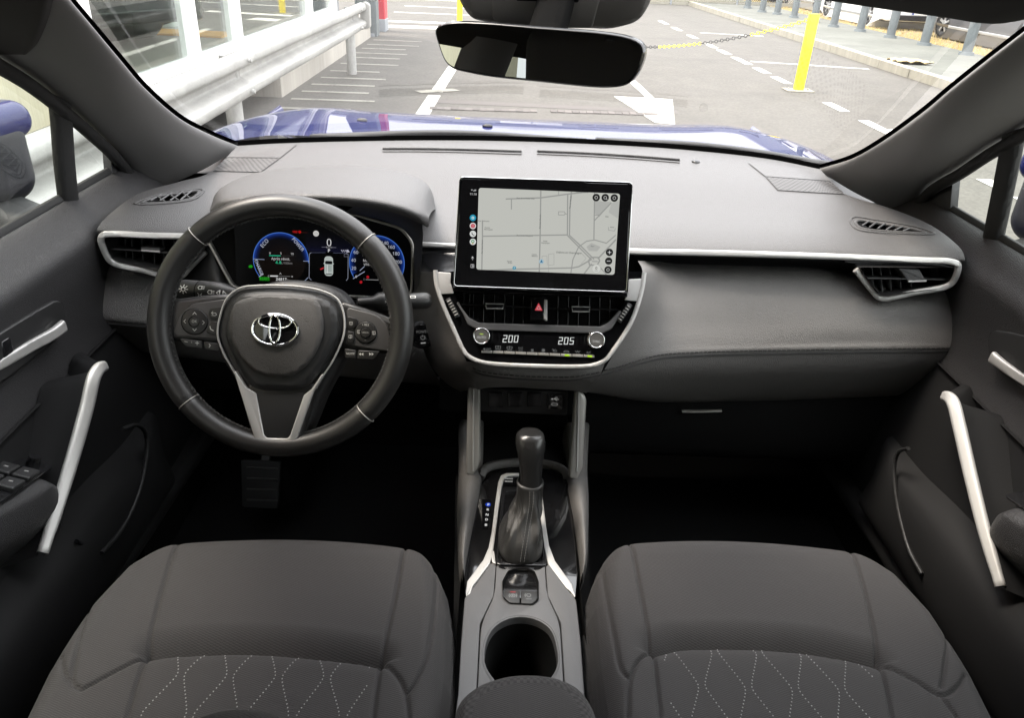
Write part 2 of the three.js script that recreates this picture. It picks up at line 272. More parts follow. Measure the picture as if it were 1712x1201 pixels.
// guard rail
{
  const o = thing('guard_rail', 'galvanised double wave guard rail along the glass building', 'guard rail');
  const prof = [[0, 0.75], [-0.045, 0.735], [-0.06, 0.70], [-0.05, 0.665], [0.02, 0.63], [0.03, 0.605], [0.02, 0.58], [-0.05, 0.545], [-0.06, 0.51], [-0.045, 0.475], [0, 0.46]];
  const seg = (z0, z1, off) => { const f = prof.map(([a, b]) => V(-1.74 - a - 0.02 + off, b, 0)); const mk = (d) => f.map((v) => v.clone().add(V(d, 0, 0))); const smooth = (l) => [...Array(41)].map((_, i) => crv(l, i / 40)); const loop = [...smooth(mk(0)), ...smooth(mk(-0.006)).reverse()]; loop.push(loop[0]); const zs = [...Array(13)].map((_, i) => z0 + (z1 - z0) * i / 12); return gridGeo(zs.map((z) => loop.map((v) => V(v.x + 0.004 * Math.sin(z * 1.3), v.y, z)))); };
  for (const [a, b, d] of [[-9.95, -5.1, 0], [-5.3, -0.7, 0.008], [-0.9, 4.2, 0.016]]) part('rail_beam', seg(a, b, d), X.galv, o);
  for (const z of [-9.54, -5.24, -0.95, 3.3]) { part('post', cyl(0.055, 0.055, 0.72, 20).translate(-1.83, 0.36, z), X.galvPost, o); for (const y of [0.7, 0.51]) part('bolt', cyl(0.014, 0.014, 0.02, 8).rotateZ(Math.PI / 2).translate(-1.675, y, z + 0.04), X.galvPost, o); }
  part('end_cap', ext(rpoly([[-1.72, 0.45], [-1.66, 0.48], [-1.66, 0.73], [-1.72, 0.76], [-1.78, 0.73], [-1.78, 0.48]], 0.02), 0, 0.08, 0.01).translate(0, 0, -10.04), X.galv, o);
}
// glass-fronted building behind the rail
{
  const o = thing('showroom', 'white framed glass showroom on a low plinth behind the guard rail', 'building');
  part('plinth', planar2(box(0.5, 0.34, 5.6, -2.47, 0.17, -10.65)), X.plaster, o);
  part('ledge', planar2(box(0.55, 0.09, 11, -2.495, 0.30, -2.3)), X.plaster, o);
  part('recess_wall', box(0.2, 0.25, 11, -2.75, 0.125, -2.3), X.greyPanel, o);
  part('interior_floor', planar2(box(8, 0.05, 16.4, -6.9, 0.32, -5.2)), X.floorIn, o);
  part('rear_wall', box(0.2, 3.6, 18, -10.8, 1.9, -5), X.plaster, o);
  part('side_wall', box(8.2, 3.6, 0.2, -6.8, 1.9, -13.3), X.greyPanel, o);
  part('roof', box(9, 0.5, 18, -6.9, 3.75, -4.7), X.whiteFrame, o);
  part('fascia', box(0.1, 0.55, 17.8, -2.35, 3.74, -4.7), X.red, o);
  part('cream_wall', planar2(box(0.3, 3.4, 8, -2.62, 1.9, -0.25)), X.cream, o);
  for (const z of [-13.0, -11.35, -8.2, -7.0, -5.2, -4.4]) part('mullion', box(0.12, 3.1, 0.13, -2.72, 1.93, z), X.whiteFrame, o);
  for (const [z0, z1] of [[-12.93, -11.42], [-11.28, -8.27], [-8.13, -7.07], [-6.93, -5.27], [-5.13, -4.47]]) part('window_pane', box(0.012, 2.95, z0 < z1 ? z1 - z0 : 0.1, -2.74, 1.95, (z0 + z1) / 2), M.glassTint, o);
  part('bottom_rail', box(0.1, 0.1, 8.7, -2.74, 0.41, -8.7), X.whiteFrame, o); part('top_rail', box(0.1, 0.12, 8.7, -2.74, 3.45, -8.7), X.whiteFrame, o);
  part('round_column', cyl(0.22, 0.22, 3.2, 24).translate(-4.3, 1.9, -10.5), X.whiteFrame, o); part('red_panel', box(0.6, 1.5, 0.08, -4.7, 1.7, -11.3), X.red, o);
  part('display_panel', box(1.4, 0.6, 0.05, -5.0, 0.75, -8.4), X.greyPanel, o); part('orange_mat', box(0.9, 0.02, 0.5, -3.7, 0.36, -9.6), std([0.7, 0.34, 0.03], 0.8), o);
}
{ const o = thing('gate_column', 'square blue grey column at the end of the guard rail', 'column'); o.position.set(-2.3, 0, -13.7); part('shaft', box(0.34, 3.6, 0.3, 0, 1.8, 0, 0.01), X.bluegrey, o); part('foot', box(0.26, 0.05, 0.34, 0, 0.025, 0, 0.005), X.greyPanel, o); }
{ const o = thing('gate_column', 'red column with dark grey base beside the painted crossing', 'column'); o.position.set(-2.25, 0, -14.55); part('shaft', box(0.28, 3.4, 0.34, 0, 1.9, 0, 0.01), X.red, o); part('base', box(0.3, 0.2, 0.38, 0, 0.1, 0, 0.01), X.greyPanel, o); }
// wire mesh fence at the end of the lot
{
  const o = thing('mesh_fence', 'grey wire mesh fence across the end of the lot', 'fence'), w = [];
  for (let i = 0; i < 130; i++) for (const s of [-1, 1]) { const g = box(0.008, 2.9, 0.008, 0, 0, 0); g.rotateZ(s * 0.785); g.translate(1.4 + i * 0.06, 1.05, -26.5); w.push(g); }
  const mesh = part('wire_mesh', merge(w), M.rubber, o); mesh.userData = { kind: 'stuff' };
  for (let i = 0; i < 5; i++) part('fence_post', cyl(0.03, 0.03, 2.1, 10).translate(1.0 + i * 2.1, 1.05, -26.46), X.greyPanel, o);
  part('base_board', box(9, 0.2, 0.06, 5.2, 0.1, -26.5), X.kerb, o);
}
// parked cars
function parkedCar(label, paint, { plate, suv = false, len = 4.3 } = {}) { // nose towards +z, origin on the ground in the middle
  const o = thing('parked_car', label, 'car', 'cars parked behind the posts'), H = suv ? 1.62 : 1.46, L = len / 2;
  const side = rpoly([[-L, 0.22], [-L - 0.03, 0.75], [-L + 0.12, 0.98], [-L + 0.5, H - 0.06], [-L + 1.2, H], [0.35, H - 0.03], [0.98, 1.0], [L - 0.25, 0.88], [L, 0.7], [L + 0.02, 0.22]], [0.05, 0.14, 0.14, 0.14, 0.14, 0.14, 0.14, 0.14, 0.14, 0.05]);
  for (const wz of [-L + 0.78, L - 0.86]) { const h = new THREE.Path(); h.absarc(wz, 0.33, 0.37, 0, Math.PI * 2, true); side.holes.push(h); }
  const g = new THREE.ExtrudeGeometry(side, { depth: 1.56, bevelEnabled: true, bevelThickness: 0.1, bevelSize: 0.1, bevelOffset: -0.1, bevelSegments: 4, curveSegments: 16 }); g.translate(0, 0, -0.78); g.rotateY(-Math.PI / 2);
  part('body', toCreasedNormals(g, 0.5), paint, o);
  part('underside', box(1.5, 0.25, len - 0.4, 0, 0.32, 0), M.rubber, o);
  const glz = rpoly([[-L + 0.45, 1.03], [-L + 0.72, H - 0.13], [0.28, H - 0.14], [0.78, 1.05]], 0.06);
  for (const s of [-1, 1]) { const q = ext(glz, 0, 0.012, 0.004); q.rotateY(-Math.PI / 2); q.translate(s * 0.885 + (s < 0 ? 0.0 : 0.012), 0, 0); part('side_window', q, X.carGlass, o); }
  part('windscreen', quad(V(-0.66, H - 0.12, 0.52), V(0.66, H - 0.12, 0.52), V(0.72, 1.02, 1.06), V(-0.72, 1.02, 1.06)), X.carGlass, o);
  for (const s of [-1, 1]) for (const wz of [-L + 0.78, L - 0.86]) {
    const w = part('wheel', new THREE.TorusGeometry(0.24, 0.09, 10, 28).rotateY(Math.PI / 2).translate(s * 0.78, 0.33, wz), M.rubber, o);
    const rim = [cyl(0.06, 0.06, 0.05, 12).rotateZ(Math.PI / 2)]; for (let k = 0; k < 5; k++) rim.push(box(0.03, 0.2, 0.045, 0, 0.13, 0).rotateX(k * Math.PI * 0.4)); rim.push(new THREE.TorusGeometry(0.225, 0.02, 6, 24).rotateY(Math.PI / 2));
    part('rim', merge(rim).translate(s * 0.84, 0.33, wz), X.alloy, w);
  }
  for (const s of [-1, 1]) { part('headlight', box(0.38, 0.13, 0.1, s * 0.6, 0.74, L - 0.03, 0.04), M.chrome, o); part('tail_light', box(0.2, 0.25, 0.08, s * 0.7, 0.85, -L + 0.02, 0.03), X.red, o); }
  part('grille', box(1.0, 0.15, 0.05, 0, 0.66, L + 0.01, 0.02), M.gloss, o); part('lower_grille', box(1.3, 0.12, 0.05, 0, 0.30, L + 0.02, 0.02), M.gloss, o); part('badge', box(0.14, 0.12, 0.02, 0, 0.67, L + 0.04, 0.02), M.chrome, o);
  const sill = part('sill_strip', box(0.02, 0.05, len - 2.1, -0.885, 0.28, 0, 0.008), X.alloy, o);
  if (plate) { const t = canvas(256, 56, (x) => { x.fillStyle = '#1b3f9b'; x.fillRect(0, 0, 22, 56); x.fillStyle = '#151515'; x.font = 'bold 44px sans-serif'; x.textAlign = 'center'; x.fillText(plate, 136, 44); }, '#f2f2f0'); part('number_plate', planar(flat(rpoly([[-0.26, -0.055], [0.26, -0.055], [0.26, 0.055], [-0.26, 0.055]], 0.01), 0), -0.26, -0.055, 0.26, 0.055).translate(0, 0.43, L + 0.05), std([1, 1, 1], 0.5, { map: t }), o); }
  return o;
}
parkedCar('white hatchback facing the posts with its front number plate showing', X.whiteCar, { plate: 'CP-700' }).position.set(9.6, 0.05, -21.35);
parkedCar('dark grey tall car with alloy wheels parked beside the white hatchback', X.greyCar, { suv: true, len: 4.5 }).position.set(10.15, 0.05, -16.1);
parkedCar('silver car parked beyond the white hatchback', X.silverCar, {}).position.set(10.1, 0.05, -26.2);
parkedCar('black car at the far end of the row behind the posts', X.darkCar, {}).position.set(9.9, 0.05, -31);
{ // car shown inside the building: a copy of the black one
  const src = scene.children.find((c) => c.userData.label === 'black car at the far end of the row behind the posts'), c = src.clone(); c.name = numbered('parked_car'); c.userData = { label: 'black car standing inside the glass showroom', category: 'car' }; c.position.set(-5.6, 0.35, -9.0); c.rotation.y = 1.2; scene.add(c);
}
{ const p = Yp(1482, 103, 0.1).add(V(0.3, 0, 0.1)), P = [...Array(7)].map((_, r) => [...Array(9)].map((_, c) => V(p.x - 0.28 + c * 0.07, 0.115 + 0.03 * Math.abs(Math.sin(c * 1.1 + r)) + 0.02 * rnd(), p.z - 0.2 + r * 0.065 + 0.02 * rnd()))); one('cardboard', gridGeo(P.map((r) => [...r, ...r.map((v) => v.clone().add(V(0, -0.012, 0))).reverse(), r[0]])), X.card, 'crumpled flattened cardboard lying on the pavement near the kerb', 'cardboard'); }

{ // low industrial building across the far end, seen only as a reflection on the bonnet
  const o = thing('warehouse', 'long grey warehouse beyond the end of the lot', 'building');
  part('wall', box(70, 8.5, 0.4, 4, 4.25, -52), X.greyPanel, o); part('parapet', box(70.4, 0.5, 0.6, 4, 8.75, -52), X.whiteFrame, o);
  for (let i = 0; i < 12; i++) { const w = part('window', box(2.6, 1.6, 0.1, -26 + i * 5.4, 5.4, -51.75), X.carGlass, o); part('window_frame', box(2.8, 0.12, 0.16, -26 + i * 5.4, 4.54, -51.75), X.whiteFrame, w); }
  part('loading_door', box(4, 4.2, 0.1, 2, 2.1, -51.75), X.whiteFrame, o); part('loading_door', box(4, 4.2, 0.1, -9, 2.1, -51.75), X.bluegrey, o);
}
// ================================================================ THE CAR'S SHELL
const body = thing('cabin_shell', 'blue car shell with bonnet, windscreen, grey pillars and dark headliner', 'car body');
const hoodY = (x, z) => { const a = Math.abs(x), t = (-z - 1.84) / 1.06; return 1.012 - 0.02 * t - 0.25 * Math.max(0, t - 0.2) ** 1.5 + 0.008 * Math.exp(-(((a - 0.56) / 0.09) ** 2)) * (1 - 0.4 * t) - 0.055 * Math.max(0, (a - 0.58) / 0.25) ** 2 - 0.004 * (1 - Math.min(1, a / 0.4)) * t; };
{
  const rows = [], N = 46, K = 30;
  for (let r = 0; r <= K; r++) { const row = []; for (let c = 0; c <= N; c++) { const x = -0.84 + 1.68 * c / N, back = -1.83 + 0.16 * (x / 0.8) ** 2, z = back + (-2.95 - back) * r / K; row.push(V(x, hoodY(x, z), z)); } rows.push(row); }
  rows.push(rows[K].map((v) => V(v.x, v.y - 0.12, v.z - 0.12)), rows[K].map((v) => V(v.x, 0.4, v.z - 0.16)));
  part('bonnet', gridGeo(rows, false), M.blue, body);
  for (const s of [-1, 1]) {
    part('front_wing', surf([-1.55, -1.9, -2.4, -2.95].map((z, i) => [V(s * 0.842, hoodY(0.842, z) - 0.004, z), V(s * 0.89, 0.86, z), V(s * 0.91, 0.7, z), V(s * 0.9, 0.35, z)]), 12, 12), M.blue, body);
  }
  part('cowl', surf([[-1.66, 0.985], [-1.74, 1.0], [-1.8, 0.995], [-1.85, 0.99]].map(([z, y]) => [-0.78, -0.4, 0, 0.4, 0.78].map((x) => V(x, y, z + 0.16 * (x / 0.8) ** 2))), 8, 30), M.black, body);
  for (const [a, b] of [[V(0.16, 1.022, -1.84), V(0.70, 1.018, -1.70)], [V(-0.5, 1.012, -1.79), V(0.14, 1.016, -1.85)]]) { const w = part('wiper', bar([a, a.clone().lerp(b, 0.5).add(V(0, 0.012, -0.01)), b], 0.022, 0.012, AY), M.black, body); part('wiper_blade', bar([a.clone().add(V(0, 0.004, 0.02)), b.clone().add(V(0, 0.004, 0.03))], 0.008, 0.012, AY), M.rubber, w); }
  for (const x of [-0.42, -0.1]) part('washer_nozzle', new THREE.SphereGeometry(0.009, 12, 8).scale(1.5, 0.6, 1).translate(x, hoodY(x, -2.0) + 0.002, -2.0), M.black, body);
}
// windscreen and its black printed edge
const wsBase = (x) => V(x, 1.024 - 0.012 * (x / 0.7) ** 2, -1.785 + 0.15 * (x / 0.68) ** 2), wsTop = (x) => V(x * 0.95, 1.475 - 0.03 * (x / 0.7) ** 2, -0.80 + 0.08 * (x / 0.7) ** 2);
part('windscreen', gridGeo([...Array(13)].map((_, r) => [...Array(25)].map((_, c) => { const x = -0.82 + 1.64 * c / 24, t = r / 12, v = wsBase(x).lerp(wsTop(x), t); v.y += 0.018 * Math.sin(Math.PI * t); v.z -= 0.02 * Math.sin(Math.PI * t); return v; })), true), M.glass, body);
const FAR = [[398, 244, -1.58], [480, 239.5, -1.63], [620, 236, -1.68], [760, 235, -1.71], [912, 238, -1.72], [1080, 246, -1.70], [1200, 256, -1.67], [1290, 267, -1.63], [1370, 283, -1.58]];
part('glass_edge_band', surf([FAR.map(([x, y, z]) => Zp(x, y + 3, z - 0.006)), FAR.map(([x, y, z]) => Zp(x, y - 8.5, z - 0.012))], 2, 60), M.frit, body);
// pillars, from the edges seen in the photograph
const nIn = V(0, 1, -0.47), dIn = 1.787;
const PL = { s: -1, inner: [[398, 245], [350, 225], [300, 198], [245, 150], [200, 98], [160, 50], [118, 0], [66, -62], [20, -115]], outer: [[238, 325], [222, 285], [196, 250], [154, 209], [104, 165], [52, 124], [0, 91], [-70, 47], [-150, 0]] };
const PR = { s: 1, inner: [[1370, 283], [1424, 266], [1475, 237], [1540, 190], [1590, 148], [1650, 100], [1712, 52], [1770, 5], [1830, -45]], outer: [[1514, 361], [1532, 332], [1556, 306], [1602, 278], [1650, 245], [1700, 215], [1760, 180], [1830, 142], [1910, 100]] };
const doorPlane = (s) => [V(1, s * 0.2, 0), s * 0.9732];
for (const p of [PL, PR]) {
  const [nO, dO] = doorPlane(p.s), A = p.inner.map(([x, y]) => hit(x, y, nIn, dIn)), B = p.outer.map(([x, y]) => hit(x, y, nO, dO));
  p.A = A; p.B = B;
  const into = V(-p.s * 0.75, 0.1, 0.65).normalize();
  const rows = A.map((a, i) => { const b = B[i], w = a.distanceTo(b), k = i < 2 ? 0.75 + 0.15 * i : 1; return [a.clone().addScaledVector(into, -0.02), a, a.clone().lerp(b, 0.16).addScaledVector(into, w * 0.13 * k), a.clone().lerp(b, 0.5).addScaledVector(into, w * 0.21 * k), a.clone().lerp(b, 0.84).addScaledVector(into, w * 0.12 * k), b, b.clone().addScaledVector(into, -0.03)]; });
  p.mesh = part('pillar_trim', surf(rows, 60, 40, p.s < 0), M.pillar, body);
  const off = (k) => p.inner.map(([x, y], i) => { const q = p.inner[Math.min(i + 1, p.inner.length - 1)], r = p.inner[Math.max(i - 1, 0)], t = [q[0] - r[0], q[1] - r[1]], l = Math.hypot(...t); return hit(x + (p.s < 0 ? -t[1] : t[1]) / l * k, y + (p.s < 0 ? t[0] : -t[0]) / l * k, nIn, dIn + 0.01); });
  part('glass_edge_band', surf([off(-6), off(7.5)], 2, 50), M.frit, body);
}
// roof, floor and the rest of the cabin around and behind the camera
{
  const zs = [-0.82, -0.6, -0.2, 0.5, 1.2, 1.9, 2.15], xs = [-0.70, -0.62, -0.4, 0, 0.4, 0.62, 0.70];
  part('headliner', surf(zs.map((z, i) => xs.map((x) => V(x * (i === 0 ? 0.88 : 1), (Math.abs(x) > 0.65 ? 1.37 : Math.abs(x) > 0.5 ? 1.45 : Math.abs(x) > 0.2 ? 1.505 : 1.52) - (i === 0 ? 0.05 : i > 4 ? 0.05 * (i - 4) : 0), z))), 20, 30, true), M.headliner, body);
  part('roof_panel', surf(zs.map((z, i) => xs.map((x) => V(x * (i === 0 ? 0.92 : 1.06), (Math.abs(x) > 0.65 ? 1.40 : Math.abs(x) > 0.5 ? 1.50 : Math.abs(x) > 0.2 ? 1.56 : 1.575) - (i === 0 ? 0.05 : i > 4 ? 0.05 * (i - 4) : 0), z))), 20, 30), M.blue, body);
  part('floor', box(1.56, 0.04, 4.0, 0, 0.24, 0.2), M.carpet, body);
  for (const s of [-1, 1]) part('rocker', box(0.05, 0.34, 3.9, s * 0.80, 0.36, 0.2), M.deep, body);
  part('bulkhead', box(1.56, 0.80, 0.04, 0, 0.58, -1.66), M.carpet, body);
  for (const s of [-1, 1]) {
    part('sill', bar([V(s * 0.745, 0.40, -1.5), V(s * 0.755, 0.405, -1.1), V(s * 0.76, 0.41, -0.8), V(s * 0.76, 0.41, 0.2)], 0.09, 0.05, V(-s * 0.4, 1, 0)), M.black, body);
    part('footwell_side', surf([[-1.7, 1.0], [-1.2, 1.0], [-1.15, 1.0]].map(([z]) => [V(s * 0.76, 0.95, z), V(s * 0.75, 0.7, z), V(s * 0.745, 0.42, z), V(s * 0.74, 0.26, z)]), 4, 12), M.deep, body);
    part('centre_pillar', surf([[1.40, -0.66, 0.13], [1.2, -0.715, 0.1], [1.0, -0.745, 0.06], [0.6, -0.745, 0.04], [0.3, -0.745, 0.04]].map(([y, x, z]) => [V(-s * x * 1.05, y, z - 0.06), V(-s * x, y, z), V(-s * x, y, z + 0.14), V(-s * x * 1.05, y, z + 0.2)]), 16, 10), M.pillar, body);
    part('rear_side_panel', surf([0.15, 0.7, 1.3, 2.1].map((z) => [V(s * 0.77, 1.04, z), V(s * 0.74, 0.98, z), V(s * 0.74, 0.6, z), V(s * 0.75, 0.26, z)]), 8, 10), M.doorTop, body);
    part('rear_pillar', surf([[1.40, 0.66, 1.25], [1.2, 0.72, 1.35], [1.03, 0.76, 1.4]].map(([y, x, z]) => [V(s * x, y, z), V(s * x, y, z + 0.25), V(s * x * 0.97, y, z + 0.75)]), 10, 10), M.pillar, body);
    part('rear_window', quad(V(s * 0.785, 1.03, 0.2), V(s * 0.785, 1.03, 1.45), V(s * 0.70, 1.42, 1.3), V(s * 0.70, 1.42, 0.2)), M.glassPrivacy, body);
  }
  part('tailgate', box(1.5, 0.75, 0.06, 0, 0.62, 2.13), M.black, body);
  part('tailgate_window', quad(V(-0.7, 1.0, 2.12), V(0.7, 1.0, 2.12), V(0.6, 1.42, 1.95), V(-0.6, 1.42, 1.95)), M.glassPrivacy, body);
}
{ // rear bench
  const o = thing('rear_bench', 'dark fabric rear bench seat behind the front seats', 'car seat');
  part('cushion', box(1.3, 0.18, 0.5, 0, 0.56, 0.95, 0.07), M.fabric, o); const b = part('backrest', box(1.3, 0.62, 0.14, 0, 0, 0, 0.06), M.fabric, o); b.position.set(0, 0.9, 1.3); b.rotation.x = 0.35;
  for (const x of [-0.42, 0, 0.42]) { const h = part('headrest', box(0.26, 0.16, 0.1, 0, 0, 0, 0.045), M.fabric, o); h.position.set(x, 1.25, 1.44); h.rotation.x = 0.3; }
}
// ---------------------------------------------------------------- interior mirror with its sensor housing, sun visor
{
  const z0 = -0.88, o = thing('rear_view_mirror', 'black frameless rear view mirror hanging from the windscreen sensor housing', 'mirror');
  const c = Zp(901, 93, z0), n = V(-0.22, 0.02, 1).normalize(), f = new Frame(c, V(0.968, 0, 0.249), V(0, 1, -0.085)); f.place(o);
  const out = [[726, 50], [740, 38], [904, 44], [1060, 64], [1076, 80], [1072, 108], [1052, 139], [1022, 147], [904, 138], [790, 124], [748, 110], [731, 75]];
  const s = spl(f.pts(out, 0.012), 90);
  part('mirror_shell', ext(s, -0.024, 0.011, 0.005, 12, 4), M.gloss, o);
  part('mirror_glass', flat(grow(s, -0.0028), 0.0122), M.mirror, o);
  part('dimming_sensor', flat(rpoly(f.pts([[1010, 64.5], [1027, 66], [1026, 69], [1009, 67.5]], 0.0128), 0.001), 0.0128), M.gloss, o);
  part('mount_arm', bar([V(0, 0.012, -0.02), V(0.004, 0.05, -0.045), V(0.006, 0.1, -0.07)], 0.042, 0.03, AZ), M.deep, o);
  const h = thing('sensor_housing', 'grey plastic camera housing on the windscreen above the mirror', 'housing'); const fz = new Frame(Zp(925, 10, -0.93), AX, V(0, 1, 0.35)); fz.place(h);
  const P = fz.pts([[748, -40], [770, 14], [788, 38], [840, 48], [960, 52], [1022, 55], [1070, 42], [1090, 10], [1102, -40]]);
  part('housing_shell', ext(rpoly(P, 0.012), -0.05, 0, 0.012, 10, 4), M.pillar, h);
  part('housing_cover', ext(rpoly(fz.pts([[823, -40], [823, 33], [848, 47], [990, 48], [1003, 0], [1004, -40]], 0.002), 0.004), -0.01, 0.0022, 0.002), M.pillar, h);
  part('camera_slot', ext(rpoly(fz.pts([[862, -4], [968, 0], [966, 4], [864, 1]], 0.004), 0.001), 0, 0.0045), M.deep, h);
}
{
  const o = thing('sun_visor', 'dark folded sun visor above the passenger side windscreen', 'sun visor');
  const e = [[1300, -20], [1400, -5], [1500, 10], [1600, 24], [1650, 32], [1690, 33], [1730, 25]].map(([x, y], i) => Zp(x, y, -0.70 + 0.006 * i));
  const up = e.map((v, i) => v.clone().add(V(0, 0.045, 0.17)));
  const dn = (l, d) => l.map((v) => v.clone().add(V(0, d, d * 0.5)));
  part('visor_board', surf([dn(up, -0.004), dn(e, -0.002), e.map((v) => v.clone().add(V(0, 0.004, -0.007))), dn(e, 0.012), dn(up, 0.014)], 24, 40), M.headliner, o);
  part('visor_clip', bar([e[0].clone().add(V(-0.01, 0.02, 0)), e[0].clone().add(V(0.04, 0.015, 0))], 0.014, 0.014, AY), M.black, o);
  part('hinge', bar([e[5].clone().add(V(0, 0.014, 0)), e[6].clone().add(V(0.05, 0.03, 0.0))], 0.014, 0.014, AY), M.black, o);
}
// ================================================================ DASHBOARD
const rc = new THREE.Raycaster(), BV = new WeakMap();
function on(mesh, px, py, off = 0) { // point of a built surface under a pixel, lifted along its normal
  mesh.updateMatrixWorld(); rc.set(CP, ray(px, py).normalize()); const bvh = BV.get(mesh) ?? BV.set(mesh, new MeshBVH(mesh.geometry)).get(mesh), rl = rc.ray.clone().applyMatrix4(mesh.matrixWorld.clone().invert()), h = bvh.raycastFirst(rl, THREE.DoubleSide); if (h) h.point.applyMatrix4(mesh.matrixWorld);
  if (!h) return null; const n = h.face.normal.clone().transformDirection(mesh.matrixWorld); if (n.dot(rc.ray.direction) > 0) n.negate(); return h.point.clone().addScaledVector(n, off);
}
{ // end of the dark headliner wrapped over the driver's pillar
  const rows = [[-14, 94, -25], [0, 89, -25], [25, 83, -25], [50, 74, -25], [72, 63, -18], [86, 50, 0]].map(([y, b, a]) => [...Array(9)].map((_, i) => on(PL.mesh, a + (b - a) * i / 8, y - (i > 6 ? 0 : 0), i === 8 ? 0.0005 : 0.004)));
  if (rows.flat().every(Boolean)) part('headliner_end', surf(rows, 20, 24), M.headliner, body); else console.log('headliner end off pillar');
}
const dash = thing('dashboard', 'dark grey soft dashboard with silver trim line and outer air vents', 'dashboard');
// --- top pad
const NEAR = [[163, 384, -1.2], [300, 389, -1.225], [500, 397, -1.235], [700, 404, -1.24], [912, 411, -1.24], [1130, 416, -1.24], [1350, 422, -1.235], [1520, 427, -1.225], [1612, 433, -1.2]];
const edgeL = [[163, 384, -1.20], [182, 360, -1.23], [232, 324, -1.33], [300, 304, -1.43], [352, 288, -1.50], [398, 244, -1.58]], edgeR = [[1612, 433, -1.20], [1600, 410, -1.23], [1552, 375, -1.32], [1484, 347, -1.42], [1415, 326, -1.5], [1370, 283, -1.58]];
const tt = [0, 0.1, 0.32, 0.57, 0.78, 1];
const near3 = pz(NEAR), far3 = pz(FAR), eL = pz(edgeL), eR = pz(edgeR);
const padRows = tt.map((t, r) => near3.map((p, c) => c === 0 ? eL[r] : c === 8 ? eR[r] : p.clone().lerp(far3[c], t).add(V(0, (c === 1 || c === 7 ? 0.006 : 0.012) * Math.sin(Math.PI * t) + (r === 1 ? 0.006 : 0), 0))));
padRows.unshift(near3.map((p) => p.clone().add(V(0, -0.012, -0.012))));
padRows.unshift(near3.map((p) => p.clone().add(V(0, -0.013, -0.05))));
const topPad = part('top_pad', surf(padRows, 250, 380), M.dashTop, dash), openings = [];
const fill = part('dash_core', box(1.4, 0.28, 0.26, 0, 0.80, -1.46), M.black, dash);
part('stack_core', box(0.32, 0.24, 0.12, 0, 0.79, -1.235), M.deep, dash);
// --- instrument hood
const lipPx = [[353, 352, -1.17], [372, 338, -1.13], [420, 330, -1.115], [490, 325, -1.11], [560, 326, -1.11], [620, 332, -1.112], [670, 343, -1.118], [702, 356, -1.13], [717, 364, -1.15]];
const backPx = [[352, 349], [364, 328], [398, 301], [455, 284], [545, 277], [622, 279], [684, 291], [718, 312], [729, 348]];
const lip3 = pz(lipPx), back3 = backPx.map(([x, y]) => on(topPad, x, y, -0.004));
const hoodRows = [back3.map((v) => v.clone().add(V(0, -0.03, -0.01))), back3, ...[0.12, 0.35, 0.65, 0.9].map((t) => back3.map((b, c) => b.clone().lerp(lip3[c], t).add(V(0, 0.016 * Math.sin(Math.PI * t) ** 0.7 * (c === 0 || c === 8 ? 0.3 : 1), 0)))), lip3, lip3.map((v) => v.clone().add(V(0, -0.012, 0.001))), lip3.map((v, c) => v.clone().add(V((c - 4) * -0.001, -0.02, -0.015))), lip3.map((v, c) => v.clone().add(V((c - 4) * -0.002, -0.03, -0.10)))];
const hoodM = part('instrument_hood', surf(hoodRows, 70, 80), M.dashTop, dash);
part('cluster_surround', surf([pz([[600, 338, -1.14], [660, 349, -1.14], [700, 362, -1.155], [707, 385, -1.17], [706, 420, -1.175], [702, 465, -1.185], [698, 500, -1.19]]), pz([[585, 350, -1.165], [640, 360, -1.165], [684, 376, -1.175], [699, 395, -1.185], [699, 425, -1.19], [695, 465, -1.195], [692, 498, -1.20]]), pz([[575, 356, -1.2], [630, 366, -1.2], [674, 383, -1.205], [691, 405, -1.21], [691, 430, -1.21], [689, 465, -1.215], [688, 497, -1.22]])], 12, 40), M.dashTop, dash);
part('column_surround', surf([pz([[300, 396, -1.25], [345, 402, -1.24], [362, 440, -1.23], [388, 480, -1.22], [430, 492, -1.2]]), pz([[298, 440, -1.25], [330, 450, -1.24], [352, 468, -1.22], [380, 495, -1.2], [420, 510, -1.19]]), pz([[296, 475, -1.25], [325, 485, -1.24], [345, 500, -1.22], [375, 520, -1.2], [420, 530, -1.19]])], 12, 24), M.black, dash);
part('hood_side_left', surf([[[353, 352, -1.17], [345, 380, -1.20], [344, 402, -1.22]], [[368, 352, -1.19], [362, 375, -1.215], [352, 400, -1.235]]].map(pz), 6, 10), M.black, dash).name = 'hood_side';
// --- leather-look pads
const colsR = [
  [[1074, 455, -1.16], [1068, 500, -1.12], [1048, 550, -1.09], [1021, 600, -1.065], [1003, 628, -1.06], [985, 645, -1.08], [975, 655, -1.13]],
  [[1120, 455, -1.25], [1118, 500, -1.205], [1112, 545, -1.175], [1108, 578, -1.155], [1103, 600, -1.145], [1098, 632, -1.155], [1092, 671, -1.21]],
  [[1240, 456, -1.27], [1240, 500, -1.23], [1240, 545, -1.205], [1240, 575, -1.19], [1240, 592, -1.185], [1240, 630, -1.195], [1240, 670, -1.25]],
  [[1400, 462, -1.27], [1400, 505, -1.23], [1400, 545, -1.205], [1400, 572, -1.195], [1400, 588, -1.19], [1400, 625, -1.2], [1400, 665, -1.25]],
  [[1530, 480, -1.265], [1530, 508, -1.225], [1530, 545, -1.205], [1530, 570, -1.195], [1530, 587, -1.19], [1530, 620, -1.2], [1530, 658, -1.25]],
  [[1594, 488, -1.25], [1606, 526, -1.225], [1612, 553, -1.21], [1613, 575, -1.2], [1611, 588, -1.2], [1603, 615, -1.215], [1585, 645, -1.26]],
  [[1592, 494, -1.29], [1602, 528, -1.29], [1607, 553, -1.29], [1608, 575, -1.29], [1606, 588, -1.29], [1598, 612, -1.3], [1580, 642, -1.31]]];
